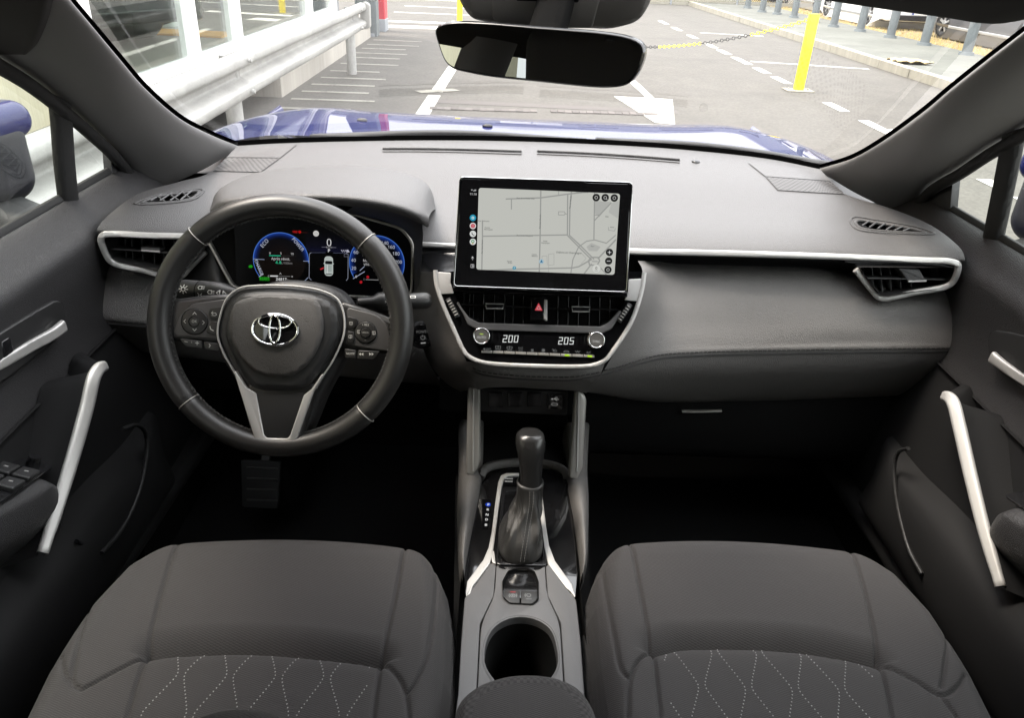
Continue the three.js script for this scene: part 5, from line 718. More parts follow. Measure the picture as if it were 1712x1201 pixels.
  // silver lower spoke
  part('silver_spoke', ext((() => { const s = rpoly(wf.pts([[391, 622], [394, 621], [411, 648], [428, 658], [441, 728], [446, 733], [480, 734], [485, 729], [508, 661], [521, 651], [538, 626], [541, 627], [524, 655], [497, 733], [489, 742], [432, 741], [425, 732]], 0.014), 0.002); return s; })(), -0.004, 0.014, 0.0015), M.satin, o);
  part('spoke_insert', E([[430, 655], [510, 658], [484, 731], [443, 731]], -0.02, 0.0118, 0.0005, 0.004), M.black, o);
}
// column and stalks
{
  const o = thing('steering_column', 'black steering column shroud behind the wheel', 'steering column'); wf.place(o); part('shroud', ext(spl([[-0.05, 0.045], [0, 0.055], [0.05, 0.045], [0.06, 0], [0.045, -0.06], [0, -0.07], [-0.045, -0.06], [-0.06, 0]]), -0.24, -0.062, 0.01), M.blackSoft, o);
  part('tilt_lever', bar([V(-0.03, -0.075, -0.12), V(-0.05, -0.085, -0.1), V(-0.07, -0.09, -0.07)], 0.018, 0.008, AZ), M.black, o);
}
function stalk(name, label, a, b, secs, draw) { // a tip, b root in 3-D; secs [t, radius]
  const o = thing(name, label, 'lever'), L = a.distanceTo(b), pts = secs.map(([t, r]) => new THREE.Vector2(r, t * L)); pts.unshift(new THREE.Vector2(0.0001, secs[0][0] * L - 0.002)); pts.push(new THREE.Vector2(0.0001, L));
  o.position.copy(a); const y = b.clone().sub(a).normalize(), z = CP.clone().sub(a); z.addScaledVector(y, -z.dot(y)).normalize(); const x = y.clone().cross(z); o.quaternion.setFromRotationMatrix(new THREE.Matrix4().makeBasis(x, y, z));
  const t = canvas(512, 512, draw, '#191919'); const g = new THREE.LatheGeometry(pts, 40, -Math.PI, Math.PI * 2); const u = g.attributes.uv, p = g.attributes.position; for (let i = 0; i < p.count; i++) u.setXY(i, u.getX(i), p.getY(i) / L);
  part('barrel', g, std([0.9, 0.9, 0.9], 0.45, { map: t }), o); return o;
}
{
  const d = '#d9d9d5';
  const ts = stalk('indicator_lever', 'black light and indicator lever with printed lamp symbols beside the wheel', Zp(299, 484, -1.05), Zp(412, 494, -1.02), [[0, 0.0135], [0.1, 0.0152], [0.33, 0.0155], [0.335, 0.0145], [0.345, 0.0158], [0.5, 0.016], [0.505, 0.015], [0.515, 0.016], [0.66, 0.0155], [0.9, 0.008], [1, 0.006]], (x) => {
    const T = (s, v, du, z) => txt(x, s, [256 + du * 512, 512 - v * 512], z, d, { rot: -Math.PI / 2, bold: true });
    const q = (v, du) => [256 + du * 512, 512 - v * 512], Ln = (l, w = 5, f) => line(x, l.map((e) => q(...e)), d, w, f);
    disc(x, q(0.17, -0.01), 15, null, d, 6); for (let i = 0; i < 8; i++) { const c = q(0.17, -0.01), a = i * 0.785; line(x, [[c[0] + 24 * Math.cos(a), c[1] + 24 * Math.sin(a)], [c[0] + 36 * Math.cos(a), c[1] + 36 * Math.sin(a)]], d, 6); }
    for (const [v, u] of [[0.42, -0.055], [0.57, -0.0]]) { Ln([[v + 0.02, u - 0.025], [v - 0.02, u - 0.025], [v - 0.035, u], [v - 0.02, u + 0.025], [v + 0.02, u + 0.025], [v + 0.02, u - 0.025]]); for (const e of [-0.02, 0, 0.02]) Ln([[v + 0.03, u + e], [v + 0.06, u + e]], 4); }
    Ln([[0.39, 0.03], [0.41, 0.055], [0.39, 0.08]]); Ln([[0.45, 0.03], [0.43, 0.055], [0.45, 0.08]]); T('AUTO', 0.38, 0.14, 26); Ln([[0.22, 0.14], [0.26, 0.14]]); T('ID', 0.57, 0.1, 26); Ln([[0.66, 0.0], [0.70, -0.045], [0.70, 0.045], [0.66, 0.0]]); Ln([[0.78, 0.0], [0.74, -0.045], [0.74, 0.045], [0.78, 0.0]]); });
  part('ring_joint', new THREE.TorusGeometry(0.0150, 0.0010, 6, 32).rotateX(Math.PI / 2).translate(0, ts.position.distanceTo(Zp(412, 494, -1.02)) * 0.335, 0), M.deep, ts);
  stalk('wiper_lever', 'dark grey wiper lever with round printed collar beside the power button', Zp(719, 503, -1.06), Zp(598, 506, -1.02), [[0, 0.010], [0.06, 0.0125], [0.2, 0.0125], [0.42, 0.011], [0.48, 0.0112], [0.52, 0.014], [0.62, 0.015], [0.72, 0.014], [0.8, 0.008], [1, 0.007]], (x) => {
    const T = (s, v, du, z) => txt(x, s, [256 + du * 512, 512 - v * 512], z, d, { rot: Math.PI / 2, bold: true }); x.strokeStyle = d; x.lineWidth = 4; x.strokeRect(290, 512 - 0.3 * 512, 24, 34); T('AUTO', 0.6, 0.0, 24); for (const u of [-0.11, -0.06, 0.06, 0.11]) line(x, [[256 + u * 512 - 6, 512 - 0.6 * 512 - 7], [256 + u * 512 + 6, 512 - 0.6 * 512], [256 + u * 512 - 6, 512 - 0.6 * 512 + 7]], d, 4); });
}
// ================================================================ CENTRE CONSOLE
const fc = new Frame(V(-0.015, 0.6, -0.85), AX, V(0, 0, -1));
{
  const o = thing('centre_console', 'grey and gloss black centre console between the front seats', 'console'); fc.place(o);
  const E = (l, h0, h1, bv, r = 0.004) => ext(rpoly(fc.pts(l, h1), r), h0, h1, bv);
  
  part('gear_plate', E([[806, 808], [826, 790], [850, 783], [925, 785], [945, 795], [956, 830], [966, 960], [962, 1002], [778, 1000], [776, 960], [790, 880]], -0.03, 0, 0.001, 0.008), M.piano, o);
  // grey rear plate: outer and inner panels with real openings
  const cup = spl(fc.pts([[813, 1115], [813, 1075], [826, 1050], [848, 1036], [871, 1032], [897, 1037], [918, 1051], [929, 1077], [930, 1117], [900, 1150], [845, 1150]], 0.004), 60);
  const sw = rpoly(fc.pts([[842, 1000], [841, 974], [850, 957], [862, 953], [882, 953], [893, 958], [899, 974], [899, 1004], [890, 1011], [852, 1009]], 0.004), 0.003);
  const inner = rpoly(fc.pts([[830, 946], [840, 951.5], [900, 953], [911, 947], [914, 995], [936, 1041], [942, 1138], [944, 1230], [794, 1230], [799, 1141], [804, 1043], [827, 995]], 0.004), [0.002, 0.004, 0.004, 0.002, 0.02, 0.02, 0.01, 0, 0, 0.01, 0.02, 0.02]);
  for (const h of [cup, sw]) inner.holes.push(new THREE.Path(h.getPoints(8).reverse()));
  part('inner_panel', ext(inner, -0.008, 0.004, 0.0012), M.consoleGrey, o);
  part('outer_panel', E([[821, 941], [829, 945.5], [825.5, 995], [802.5, 1043], [797.5, 1141], [793, 1230], [757, 1230], [766, 1160], [771, 1075], [777, 1000], [795, 978]], -0.03, 0.0035, 0.0012, 0.003), M.consoleGrey, o);
  part('outer_panel', E([[912.5, 946.5], [919, 944], [948, 985], [963, 1003], [971, 1075], [977, 1160], [984, 1230], [946, 1230], [943.5, 1138], [937.5, 1041], [915.5, 995]], -0.03, 0.0035, 0.0012, 0.003), M.consoleGrey, o);
  { const b = rpoly(fc.pts([[762, 790], [985, 790], [985, 1260], [755, 1260]], -0.03), 0.02); b.holes.push(new THREE.Path(grow(cup, 0.002).getPoints().reverse())); part('console_body', ext(b, -0.33, -0.03), M.deep, o); }
  const cp = cup.getPoints(), ccx = cp.reduce((a, p) => a + p.x, 0) / cp.length, ccy = cp.reduce((a, p) => a + p.y, 0) / cp.length;
  const ring = (k, h) => [...cp, cp[0]].map((p) => V(ccx + (p.x - ccx) * k, ccy + (p.y - ccy) * k, h));
  const holder = part('cup_holder', gridGeo([ring(1.06, 0.0045), ring(1.0, 0.002), ring(0.985, -0.008)]), M.consoleGrey, o); part('cup_well', gridGeo([ring(0.985, -0.008), ring(0.95, -0.03), ring(0.9, -0.105), ring(0.01, -0.11)]), M.deep, holder);
  const wp = sw.getPoints(8), swr = (k, h) => { const m = wp.reduce((a, p) => a.add(p), new THREE.Vector2()).multiplyScalar(1 / wp.length); return [...wp, wp[0]].map((p) => V(m.x + (p.x - m.x) * k, m.y + (p.y - m.y) * k, h)); };
  const well = part('switch_well', gridGeo([swr(1.05, 0.006), swr(1, 0.0055), swr(0.98, -0.012), swr(0.01, -0.013)]), M.deep, o);
  const SP = Print.around(fc, 0.003, [[840, 975], [902, 975], [902, 1012], [840, 1012]], 7000), st = SP.make((x) => { const q = (a, b) => SP.at(a, b), k = (q(880, 990)[0] - q(860, 990)[0]) / 20; x.fillStyle = '#d8303a'; { const a = q(853, 990.5); x.fillRect(a[0], a[1] - 2 * k, 9 * k, 2.6 * k); } disc(x, q(857.5, 996), 3.6 * k, null, '#e6e6e2', 0.9 * k); txt(x, 'P', q(857.5, 996), 5 * k, '#e6e6e2', { bold: true }); line(x, [q(852, 993), q(851, 996), q(852, 999)], '#e6e6e2', 0.9 * k); line(x, [q(863, 993), q(864, 996), q(863, 999)], '#e6e6e2', 0.9 * k); disc(x, q(884, 995.5), 3.4 * k, null, '#e6e6e2', 0.9 * k); line(x, [q(878.5, 993), q(877.5, 995.5), q(878.5, 998)], '#e6e6e2', 0.9 * k); txt(x, 'HOLD', q(884, 1001.5), 3.6 * k, '#e6e6e2'); }, '#050505');
  for (const l of [[[843, 987], [869, 987.5], [869, 1009], [852, 1008], [843.5, 1000]], [[871, 987.5], [898, 988.5], [897.5, 1003], [889, 1010], [871, 1009.5]]]) part('brake_switch', SP.map(E(l, -0.012, 0.003, 0.001, 0.002)), lit(st, 0.13, { color: lin(0.012), roughness: 0.5, clearcoat: 0 }), well);
  // bright strips either side of the lever
  const strip = (l, r) => part('silver_strip', ext((() => { const n = l.length, a = fc.pts(l, 0.004), b = fc.pts(r, 0.004); return rpoly([...a, ...b.reverse()], 0.0015); })(), -0.001, 0.004, 0.0012), M.satin, o);
  strip([[868, 790.5], [846, 791], [837.5, 795], [833, 806], [828, 840], [822, 890], [817, 915], [808, 936], [781, 972], [779, 997]], [[868, 794], [849, 795], [843, 799], [839, 812], [833.5, 850], [828, 895], [823, 930], [818, 944], [790, 981], [786, 993]]);
  strip([[903, 800], [907, 830], [913, 880], [918, 912], [928, 938], [957, 978], [961, 999]], [[897, 803], [900, 832], [905.5, 880], [910, 915], [917, 944], [946, 982], [955, 990]]);
  part('strip_tip', E([[821, 921], [826, 921], [829, 943], [823, 940]], -0.001, 0.0035, 0.0008, 0.001), M.satin, o);
  part('boot_frame', ext((() => { const s = rpoly(fc.pts([[840, 815], [902, 815], [914, 946], [829, 944]], 0.003), 0.008); s.holes.push(new THREE.Path(rpoly(fc.pts([[845, 822], [897, 822], [909, 941], [833, 939]], 0.003), 0.008).getPoints(6).reverse())); return s; })(), -0.001, 0.003, 0.001), M.gloss, o);
  // printed gear letters
  const GP = Print.around(fc, 0.0006, [[794, 795], [872, 795], [872, 890], [794, 890]], 4200), gt = GP.make((x) => { const q = (a, b) => GP.at(a, b), k = (q(850, 850)[0] - q(800, 850)[0]) / 50; disc(x, q(816.5, 844), 5 * k, '#2148c8'); for (const [s, a, b] of [['P', 816.5, 844], ['R', 815.5, 852.5], ['N', 814.5, 861], ['D', 813.5, 869], ['B', 812.5, 878]]) txt(x, s, q(a, b), 8 * k, '#e8e8e4', { bold: true }); txt(x, 'E', q(797, 858), 6 * k, '#777'); txt(x, 'DRIVE', q(851, 801), 5 * k, '#d0d0cc', { bold: true }); txt(x, 'MODE', q(850.5, 805.5), 5 * k, '#d0d0cc', { bold: true }); }, '#000');
  part('gear_letters', GP.map(flat(rpoly(fc.pts([[806, 835], [821, 835], [816, 886], [806, 884]], 0.0006), 0.002), 0.0006)), lit(gt, 0.17), o); part('drive_mode_key', GP.map(flat(rpoly(fc.pts([[843, 797.5], [866, 796.5], [866, 812], [841, 812]], 0.0009), 0.001), 0.0009)), lit(gt, 0.15), o);
  part('override_slot', E([[928, 852], [935, 852], [936, 868], [929, 868]], 0, 0.0012, 0.0004, 0.001), M.gloss, o);
  part('cubby_floor', E([[805, 775], [945, 778], [950, 700], [800, 700]], -0.02, -0.012, 0, 0.004), M.deep, o);
}
{ // leather shoulders, silver uprights and the open tray between them
  const o = thing('console_upright', 'padded console shoulders with silver uprights joining the dashboard', 'console');
  const Ls = [[[768, 700], [808, 700], -1.2], [[768, 770], [806, 772], -1.115], [[766, 820], [803, 808], 0], [[766, 880], [792, 870], 0], [[768, 930], [781, 925], 0], [[773, 962], [776, 961], 0]], Rs = [[[945, 705], [985, 705], -1.2], [[948, 778], [982, 778], -1.115], [[949, 812], [984, 825], 0], [[962, 878], [984, 888], 0], [[970, 932], [982, 938], 0], [[971, 966], [974, 967], 0]];
  for (const R of [Ls, Rs]) { const s = R === Ls ? 1 : -1; const rows = R.map(([a, b, z]) => { const g = (p, h) => z ? Zp(...p, z) : Yp(...p, 0.607 + h), A = g(a, -0.0), B = g(b, 0), m = A.clone().lerp(B, 0.5); m.add(z ? V(0, 0.004, 0.012) : V(0, 0.014, 0.004)); return [A.clone().add(V(0, -0.12, -0.01)), A.clone().add(V(0, -0.012, 0)), m, B.clone().add(V(0, -0.006, 0)), B.clone().add(V(0, -0.05, -0.01))]; }); part('shoulder_pad', surf(rows, 40, 24), M.leather, o); }
  part('rear_roll', bar([Zp(802, 800, -1.075), Zp(812, 784, -1.10), Zp(840, 776, -1.12), Zp(880, 774, -1.125), Zp(920, 778, -1.12), Zp(943, 788, -1.10), Zp(950, 803, -1.075)], 0.016, 0.02, V(0, 0.6, 1)), M.leather, o);
  for (const l of [[[782, 649], [790, 644.5], [803, 650], [803.5, 770], [798, 785], [789.5, 796.5], [779, 794]], [[962, 650.5], [968, 651], [977, 659.5], [981, 670], [974, 784], [965, 803], [951, 800]]]) {
    const top = Zp(l[1][0], 646, -1.125), bot = Zp(l[l.length - 2][0], 798, -1.062), f = new Frame(top.clone().lerp(bot, 0.5), AX, top.clone().sub(bot)), u = part('silver_upright', ext(rpoly(f.pts(l, 0.008), 0.004), -0.012, 0.008, 0.005), M.satinDark, o); f.place(u);
    const a = l[0][0] < 900 ? [[789.5, 645], [793, 646], [793, 795], [789.5, 796]] : [[966, 652], [969, 653], [966, 800], [963, 801]]; part('upright_ridge', bar([f.vec((a[0][0] + a[1][0]) / 2, 652, 0.0085), f.vec((a[2][0] + a[3][0]) / 2, 788, 0.0085)], 0.003, 0.003, AZ), M.satin, u);
  }
  const f = new Frame(Zp(875, 670, -1.145), AX, V(0, 1, -0.1)), pl = part('switch_bank', ext(rpoly(f.pts([[803, 650], [950, 656], [948, 695], [803, 689]]), 0.004), -0.02, 0, 0.002), M.black, o); f.place(pl);
  for (const x of [817, 849, 881.5]) part('blank_switch', ext(rpoly(f.pts([[x, 657], [x + 23.5, 658], [x + 23.5, 681.5], [x, 680.5]], 0.004), 0.001), 0, 0.004, 0.001), M.gloss, pl);
  const UP = Print.around(f, 0.0042, [[914, 658], [944, 658], [944, 686], [914, 686]], 7000), ut = UP.make((x) => { const q = (a, b) => UP.at(a, b), k = (q(940, 670)[0] - q(920, 670)[0]) / 20; line(x, [q(923, 667.5), q(934, 668.2)], '#cfcfcb', 0.8 * k); disc(x, q(923, 667.5), 1.3 * k, '#cfcfcb'); line(x, [q(926, 667.6), q(929, 665), q(932, 665)], '#cfcfcb', 0.7 * k); line(x, [q(928, 668), q(931, 670.3)], '#cfcfcb', 0.7 * k); x.strokeStyle = '#bbbbb7'; x.lineWidth = 0.7 * k; { const a = q(922.5, 674.5); x.beginPath(); x.roundRect(a[0], a[1], 9.5 * k, 4 * k, 1.6 * k); x.stroke(); } }, '#060606');
  part('usb_socket', UP.map(ext(rpoly(f.pts([[915, 659], [941, 660], [941, 685], [915, 684]], 0.0042), 0.001), 0, 0.0042, 0.0006)), lit(ut, 0.11), pl);
  part('tray_back', surf([[[800, 690, -1.15], [950, 695, -1.15]], [[805, 720, -1.24], [945, 724, -1.24]], [[808, 775, -1.2], [945, 778, -1.2]]].map(pz), 6, 6), M.deep, o);
  for (const s of [-1, 1]) part('tunnel_side', surf([[0.66, -1.2], [0.66, -0.9], [0.64, -0.3]].map(([y, z]) => [V(-0.015 + s * 0.088, y - 0.06, z), V(-0.015 + s * 0.09, 0.4, z), V(-0.015 + s * 0.1, 0.26, z)]), 6, 6), M.deep, o);
}
{ // gear lever
  const o = thing('gear_lever', 'black gear lever with stitched leather gaiter on the console', 'gear lever');
  const ringAt = (px, py, y, hw, dz, pow, fold = 0, ph = 0) => { const F = Yp(px, py, y), c = F.clone().add(V(0, 0, -dz)); return [...Array(49)].map((_, i) => { const a = i / 48 * Math.PI * 2, co = Math.cos(a), si = Math.sin(a), e = (v) => Math.sign(v) * Math.abs(v) ** pow, cr = (u) => 1 - 2 * Math.abs(Math.sin(u)) ** 0.6, k = 1 + fold * (cr(1.5 * a + ph * 0.7) * 0.55 + cr(2.5 * a - ph * 1.1 + 1) * 0.5 + 0.25 * Math.sin(9 * a + ph * 2)); return V(c.x + hw * e(co) * k, y, c.z + dz * e(si) * k); }); };
  const W = (l, r, py, y) => { const a = Yp(l, py, y), b = Yp(r, py, y); return Math.abs(b.x - a.x) / 2; };
  const knob = [[730.4, 887.4, 887.6, 0.7726], [730.5, 884, 891, 0.7725], [731.5, 876, 900, 0.772], [735, 868.5, 906.5, 0.770], [742, 863.5, 911, 0.766], [752, 862, 913, 0.758], [764, 864, 912, 0.748], [778, 867, 909, 0.735], [792, 869, 907, 0.722], [806, 870, 906, 0.709], [819, 870, 906, 0.697]].map(([py, l, r, y]) => { const w = W(l, r, py, y); return ringAt((l + r) / 2, py, y, w, Math.min(0.02, w * 0.95), 0.85); });
  part('knob', gridGeo(knob), std([0.014, 0.0138, 0.0138], 0.27, { bumpMap: rep(fineT, 0.03), bumpScale: 0.0001 }), o);
  const g = [[815, 866, 908, 0.700, 0], [820, 864, 910, 0.697, 0], [828, 864, 909, 0.690, 0.04], [845, 863, 909, 0.676, 0.15], [862, 859, 910, 0.664, 0.2], [880, 852, 909, 0.652, 0.2], [900, 845, 908, 0.640, 0.16], [920, 839, 907, 0.626, 0.08], [936, 833, 909, 0.612, 0.03], [944, 832, 910, 0.604, 0.01]].map(([py, l, r, y, f], i) => ringAt((l + r) / 2, py, y, W(l, r, py, y), [0.017, 0.019, 0.02, 0.022, 0.027, 0.034, 0.041, 0.047, 0.052, 0.054][i], i < 3 ? 0.9 : 0.72, f, i * 0.5));
  const boot = part('gaiter', gridGeo([...Array(46)].map((_, k) => g[0].map((_, c) => crv(g.map((r) => r[c]), k / 45)))), std([0.018, 0.0175, 0.017], 0.33, { bumpMap: rep(grainT, 0.02), bumpScale: 0.0002 }), o);
  part('gaiter_seam', bar([[889, 822], [888, 845], [884, 870], [880, 895], [876, 920], [873, 941]].map(([x, y]) => on(boot, x, y, 0.0004)).filter(Boolean), 0.0016, 0.0012, V(0, 0.4, 1)), M.threadDark, boot);
  for (const d of [-3.2, 3.2]) stitch(boot, [[889 + d, 822], [888 + d, 845], [884 + d, 870], [880 + d, 895], [876 + d, 920], [873 + d, 941]], boot, { step: 0.0042, len: 0.0022, r: 0.0006, mat: M.thread2 ??= std([0.1, 0.1, 0.098], 0.7) });
}
{ // front armrest pad
  const o = thing('armrest', 'grey fabric armrest lid at the rear of the console', 'armrest');
  const pts = [[770, 1260], [757, 1210], [766, 1172], [800, 1145], [845, 1131], [885, 1128], [930, 1133], [968, 1150], [990, 1178], [1003, 1215], [1000, 1260]], f = new Frame(V(-0.015, 0.655, -0.5), AX, V(0, 0, -1)); f.place(o);
  const P2 = f.pts(pts, 0.0); P2.push([0.09, -0.22], [-0.1, -0.22]);
  const s = rpoly(P2, 0.02); part('armrest_base', ext(grow(s, -0.004), -0.06, -0.02, 0.002), M.black, o); part('armrest_pad', ext(s, -0.03, 0.012, 0.02, 12, 8), M.fabric, o);
}
{ // pedals
  for (const [n, lab, x0, x1, y0, y1, z] of [['brake_pedal', 'black rubber brake pedal under the steering wheel', 405, 472, 768, 850, -1.30]]) { const o = thing(n, lab, 'pedal'), f = new Frame(Zp((x0 + x1) / 2, (y0 + y1) / 2, z), AX, V(0, 1, -0.6)); f.place(o); part('pedal_pad', ext(rpoly(f.pts([[x0, y0], [x1, y0 + 3], [x1 - 4, y1], [x0 + 3, y1 - 3]]), 0.006), 0, 0.012, 0.003), M.blackSoft, o); for (let i = 0; i < 4; i++) part('rib', bar([f.vec(x0 + 8, y0 + 14 + i * 18, 0.013), f.vec(x1 - 8, y0 + 16 + i * 18, 0.013)], 0.004, 0.003, AZ), M.rubber, o); part('pedal_arm', bar([V(0, 0.03, -0.005), V(0, 0.12, -0.06), V(0, 0.2, -0.1)], 0.02, 0.01, AZ), M.black, o); }
}
// ================================================================ FRONT SEATS
function segDist(x, z, l) { let d = 9, sd = 0; for (let i = 0; i < l.length - 1; i++) { const [ax, az] = l[i], [bx, bz] = l[i + 1], ux = bx - ax, uz = bz - az, t = Math.max(0, Math.min(1, ((x - ax) * ux + (z - az) * uz) / (ux * ux + uz * uz))), q = Math.hypot(x - ax - ux * t, z - az - uz * t); if (q < d) d = q; } return d; }
function densify(l) { return new THREE.CatmullRomCurve3(l.map(([x, z]) => V(x, 0, z)), false, 'centripetal').getPoints(24).map((v) => [v.x, v.z]); }
const plan = (l) => densify(l.map(([x, y]) => { const p = Yp(x, y, 0.652); return [p.x, p.z]; }));
function frontSeat(label, s, dx, dz, px, back) {
  const o = thing('front_seat', label, 'car seat', 'front seats');
  // plan outline for the driver's seat; s = -1 mirrors it to the passenger's side
  const L = [[-0.875, -0.35], [-0.868, -0.42], [-0.855, -0.49], [-0.828, -0.54], [-0.785, -0.57], [-0.72, -0.583], [-0.62, -0.582], [-0.5, -0.57], [-0.36, -0.55]], R = [[-0.875, -0.23], [-0.868, -0.195], [-0.855, -0.167], [-0.828, -0.142], [-0.785, -0.127], [-0.72, -0.117], [-0.62, -0.112], [-0.5, -0.115], [-0.36, -0.12]];
  const itp = (T, z) => { if (z <= T[0][0]) return T[0][1]; for (let i = 0; i < T.length - 1; i++) if (z <= T[i + 1][0]) { const t = (z - T[i][0]) / (T[i + 1][0] - T[i][0]); return T[i][1] + (T[i + 1][1] - T[i][1]) * t; } return T[T.length - 1][1]; };
  const crease = plan(px.crease), grooves = px.grooves.map(plan), zc = (x) => { let b = crease[0], d = 9; for (const c of crease) if (Math.abs(c[0] - x) < d) { d = Math.abs(c[0] - x); b = c; } return b[1]; };
  const x0 = Math.min(...crease.map((c) => c[0])), x1 = Math.max(...crease.map((c) => c[0]));
  const height = (x, z, u) => { // u in -1..1 across
    const v = z - dz + 0.875, a = Math.abs(u); const fr = THREE.MathUtils.smoothstep(v, 0.02, 0.24); let y = 0.652 + 0.016 * fr * a ** 3 + 0.014 * (1 - fr) * (1 - a * a) - 0.03 * Math.max(0, (a - 0.86) / 0.14) ** 2 - 0.05 * Math.max(0, 1 - v / 0.075) ** 2.2 - 0.03 * Math.max(0, v - 0.1);
    let g = 0; for (const q of grooves) { const d = segDist(x, z, q); if (d < 0.03) g = Math.max(g, 0.0048 * Math.exp(-((d / 0.0019) ** 2)) + 0.0016 * Math.exp(-d / 0.007)); } y -= g;
    if (x > x0 - 0.03 && x < x1 + 0.03) { const d = segDist(x, z, crease), side = z < zc(x) ? 1 : -1, fade = Math.min(1, Math.max(0, Math.min(x - x0 + 0.03, x1 + 0.03 - x) / 0.03)); if (side > 0) y -= fade * 0.022 * Math.max(0, 1 - d / 0.036) ** 1.7; else y -= fade * (0.022 * Math.exp(-d / 0.0055)); }
    return y;
  };
  const NR = 190, NC = 220, rows = [], loc = (u, v, ex = 0) => { };
  const P = []; for (let r = 0; r <= NR; r++) { const z0 = -0.875 + 0.5 * (r / NR) ** 1.15, l = itp(L, z0), q = itp(R, z0), row = []; for (let c = 0; c <= NC; c++) { const t = c / NC, xl = s > 0 ? l + (q - l) * t : -(q + (l - q) * t), x = xl + dx, z = z0 + dz, u = 2 * t - 1; row.push(V(x, height(x, z, u), z)); } const e0 = row[0], e1 = row[NC]; row.unshift(V(e0.x - 0.012, 0.4, e0.z), V(e0.x - 0.014, 0.56, e0.z), V(e0.x - 0.008, e0.y - 0.025, e0.z)); row.push(V(e1.x + 0.008, e1.y - 0.025, e1.z), V(e1.x + 0.014, 0.56, e1.z), V(e1.x + 0.012, 0.4, e1.z)); P.push(row); }
  const f0 = P[0]; P.unshift(f0.map((v, i) => V(v.x, Math.min(v.y, 0.42), v.z + 0.05)), f0.map((v, i) => V(v.x, Math.min(v.y, 0.56), v.z - (i > 2 && i < f0.length - 3 ? 0.012 : 0))), f0.map((v, i) => V(v.x, v.y - (i > 2 && i < f0.length - 3 ? 0.018 : 0.001), v.z - (i > 2 && i < f0.length - 3 ? 0.008 : 0))));
  const cush = part('cushion', gridGeo(P), M.fabric, o); { const u = cush.geometry.attributes.uv, p = cush.geometry.attributes.position; for (let i = 0; i < p.count; i++) u.setXY(i, p.getX(i), p.getZ(i) + (p.getY(i) < 0.6 ? p.getY(i) : 0)); }
  // ogee stitching on the insert
  const dots = []; const [a0, a1] = px.insert.map(plan); const xin = (l, z) => { let b = l[0], d = 9; for (const c of l) if (Math.abs(c[1] - z) < d) { d = Math.abs(c[1] - z); b = c; } return b[0]; };
  for (let k = -2; k < 16; k++) for (let z = -0.70 + dz * 0; z < -0.44; z += 0.0047) { const ph = z * 2 * Math.PI / 0.105 + 0.6, tri = Math.asin(0.94 * Math.sin(ph)) / 1.22, x = x0 + k * 0.0285 + 0.008 + (Math.abs(k) % 2 ? 1 : -1) * 0.0098 * tri; if (x < Math.min(xin(a0, z), x1 + 1) + 0.012 || x > xin(a1, z) - 0.012 || z < zc(x) + 0.007) continue; const z0 = z - dz, l = itp(L, z0), q = itp(R, z0), lx = s > 0 ? l + dx : -q + dx, rx = s > 0 ? q + dx : -l + dx; dots.push([x, height(x, z, 2 * (x - lx) / (rx - lx) - 1) + 0.0002, z]); }
  const im = new THREE.InstancedMesh(new THREE.SphereGeometry(0.00085, 6, 4).scale(1, 0.6, 1.3), M.thread, dots.length), m = new THREE.Matrix4(); dots.forEach(([x, y, z], i) => im.setMatrixAt(i, m.makeTranslation(x, y, z))); im.name = 'stitching'; im.userData = { kind: 'stuff' }; cush.add(shadows(im));
  // backrest behind the camera's lower edge
  const cx = s * -0.35 + dx, tilt = back[1], b = part('backrest', (() => { const R2 = []; for (let r = 0; r <= 28; r++) { const t = r / 28, row = [], w = 0.26 - 0.055 * t ** 3, k = 1 - Math.max(0, (t - 0.86) / 0.14) ** 2 * 0.5; for (let c = 0; c <= 60; c++) { const a = -Math.PI / 2 + Math.PI * c / 60 * 1 , u = Math.sin(a), bol = 0.06 * THREE.MathUtils.smoothstep(Math.abs(u), 0.5, 0.86) * (1 - 0.35 * t); row.push(V(u * w, t * 0.6 , (bol + 0.0) * k * Math.sqrt(Math.max(0, 1 - Math.max(0, Math.abs(u) - 0.8) ** 2 / 0.04)) - 0.03 * (1 - k))); } row.unshift(V(-w * 0.97, t * 0.6, -0.1)); row.push(V(w * 0.97, t * 0.6, -0.1)); row.push(row[0].clone()); R2.push(row); } const T = R2[28]; R2.push(T.map((v) => V(v.x * 0.93, 0.625, v.z * 0.6 - 0.03)), T.map((v) => V(v.x * 0.6, 0.635, -0.05)), T.map((v) => V(v.x * 0.02, 0.636, -0.05))); return gridGeo(R2).rotateY(Math.PI); })(), M.fabric, o); b.position.set(cx, 0.6, back[0]); b.rotation.set(tilt, 0, 0);
  const hr = part('headrest', box(0.30, 0.19, 0.1, 0, 0, 0, 0.05), M.fabric, o); hr.position.set(cx - s * 0.03, 1.34, 0.095); hr.rotation.x = -0.15; for (const d of [-0.06, 0.06]) part('headrest_rod', cyl(0.006, 0.006, 0.14, 10).translate(d, -0.14, 0), M.chrome, hr);
  part('seat_base', box(0.4, 0.16, 0.44, cx, 0.34, -0.58 + dz, 0.02), M.consoleGrey, o); for (const d of [-0.18, 0.18]) part('seat_rail', box(0.03, 0.03, 0.7, cx + d, 0.275, -0.6 + dz), M.satinDark, o);
  return o;
}
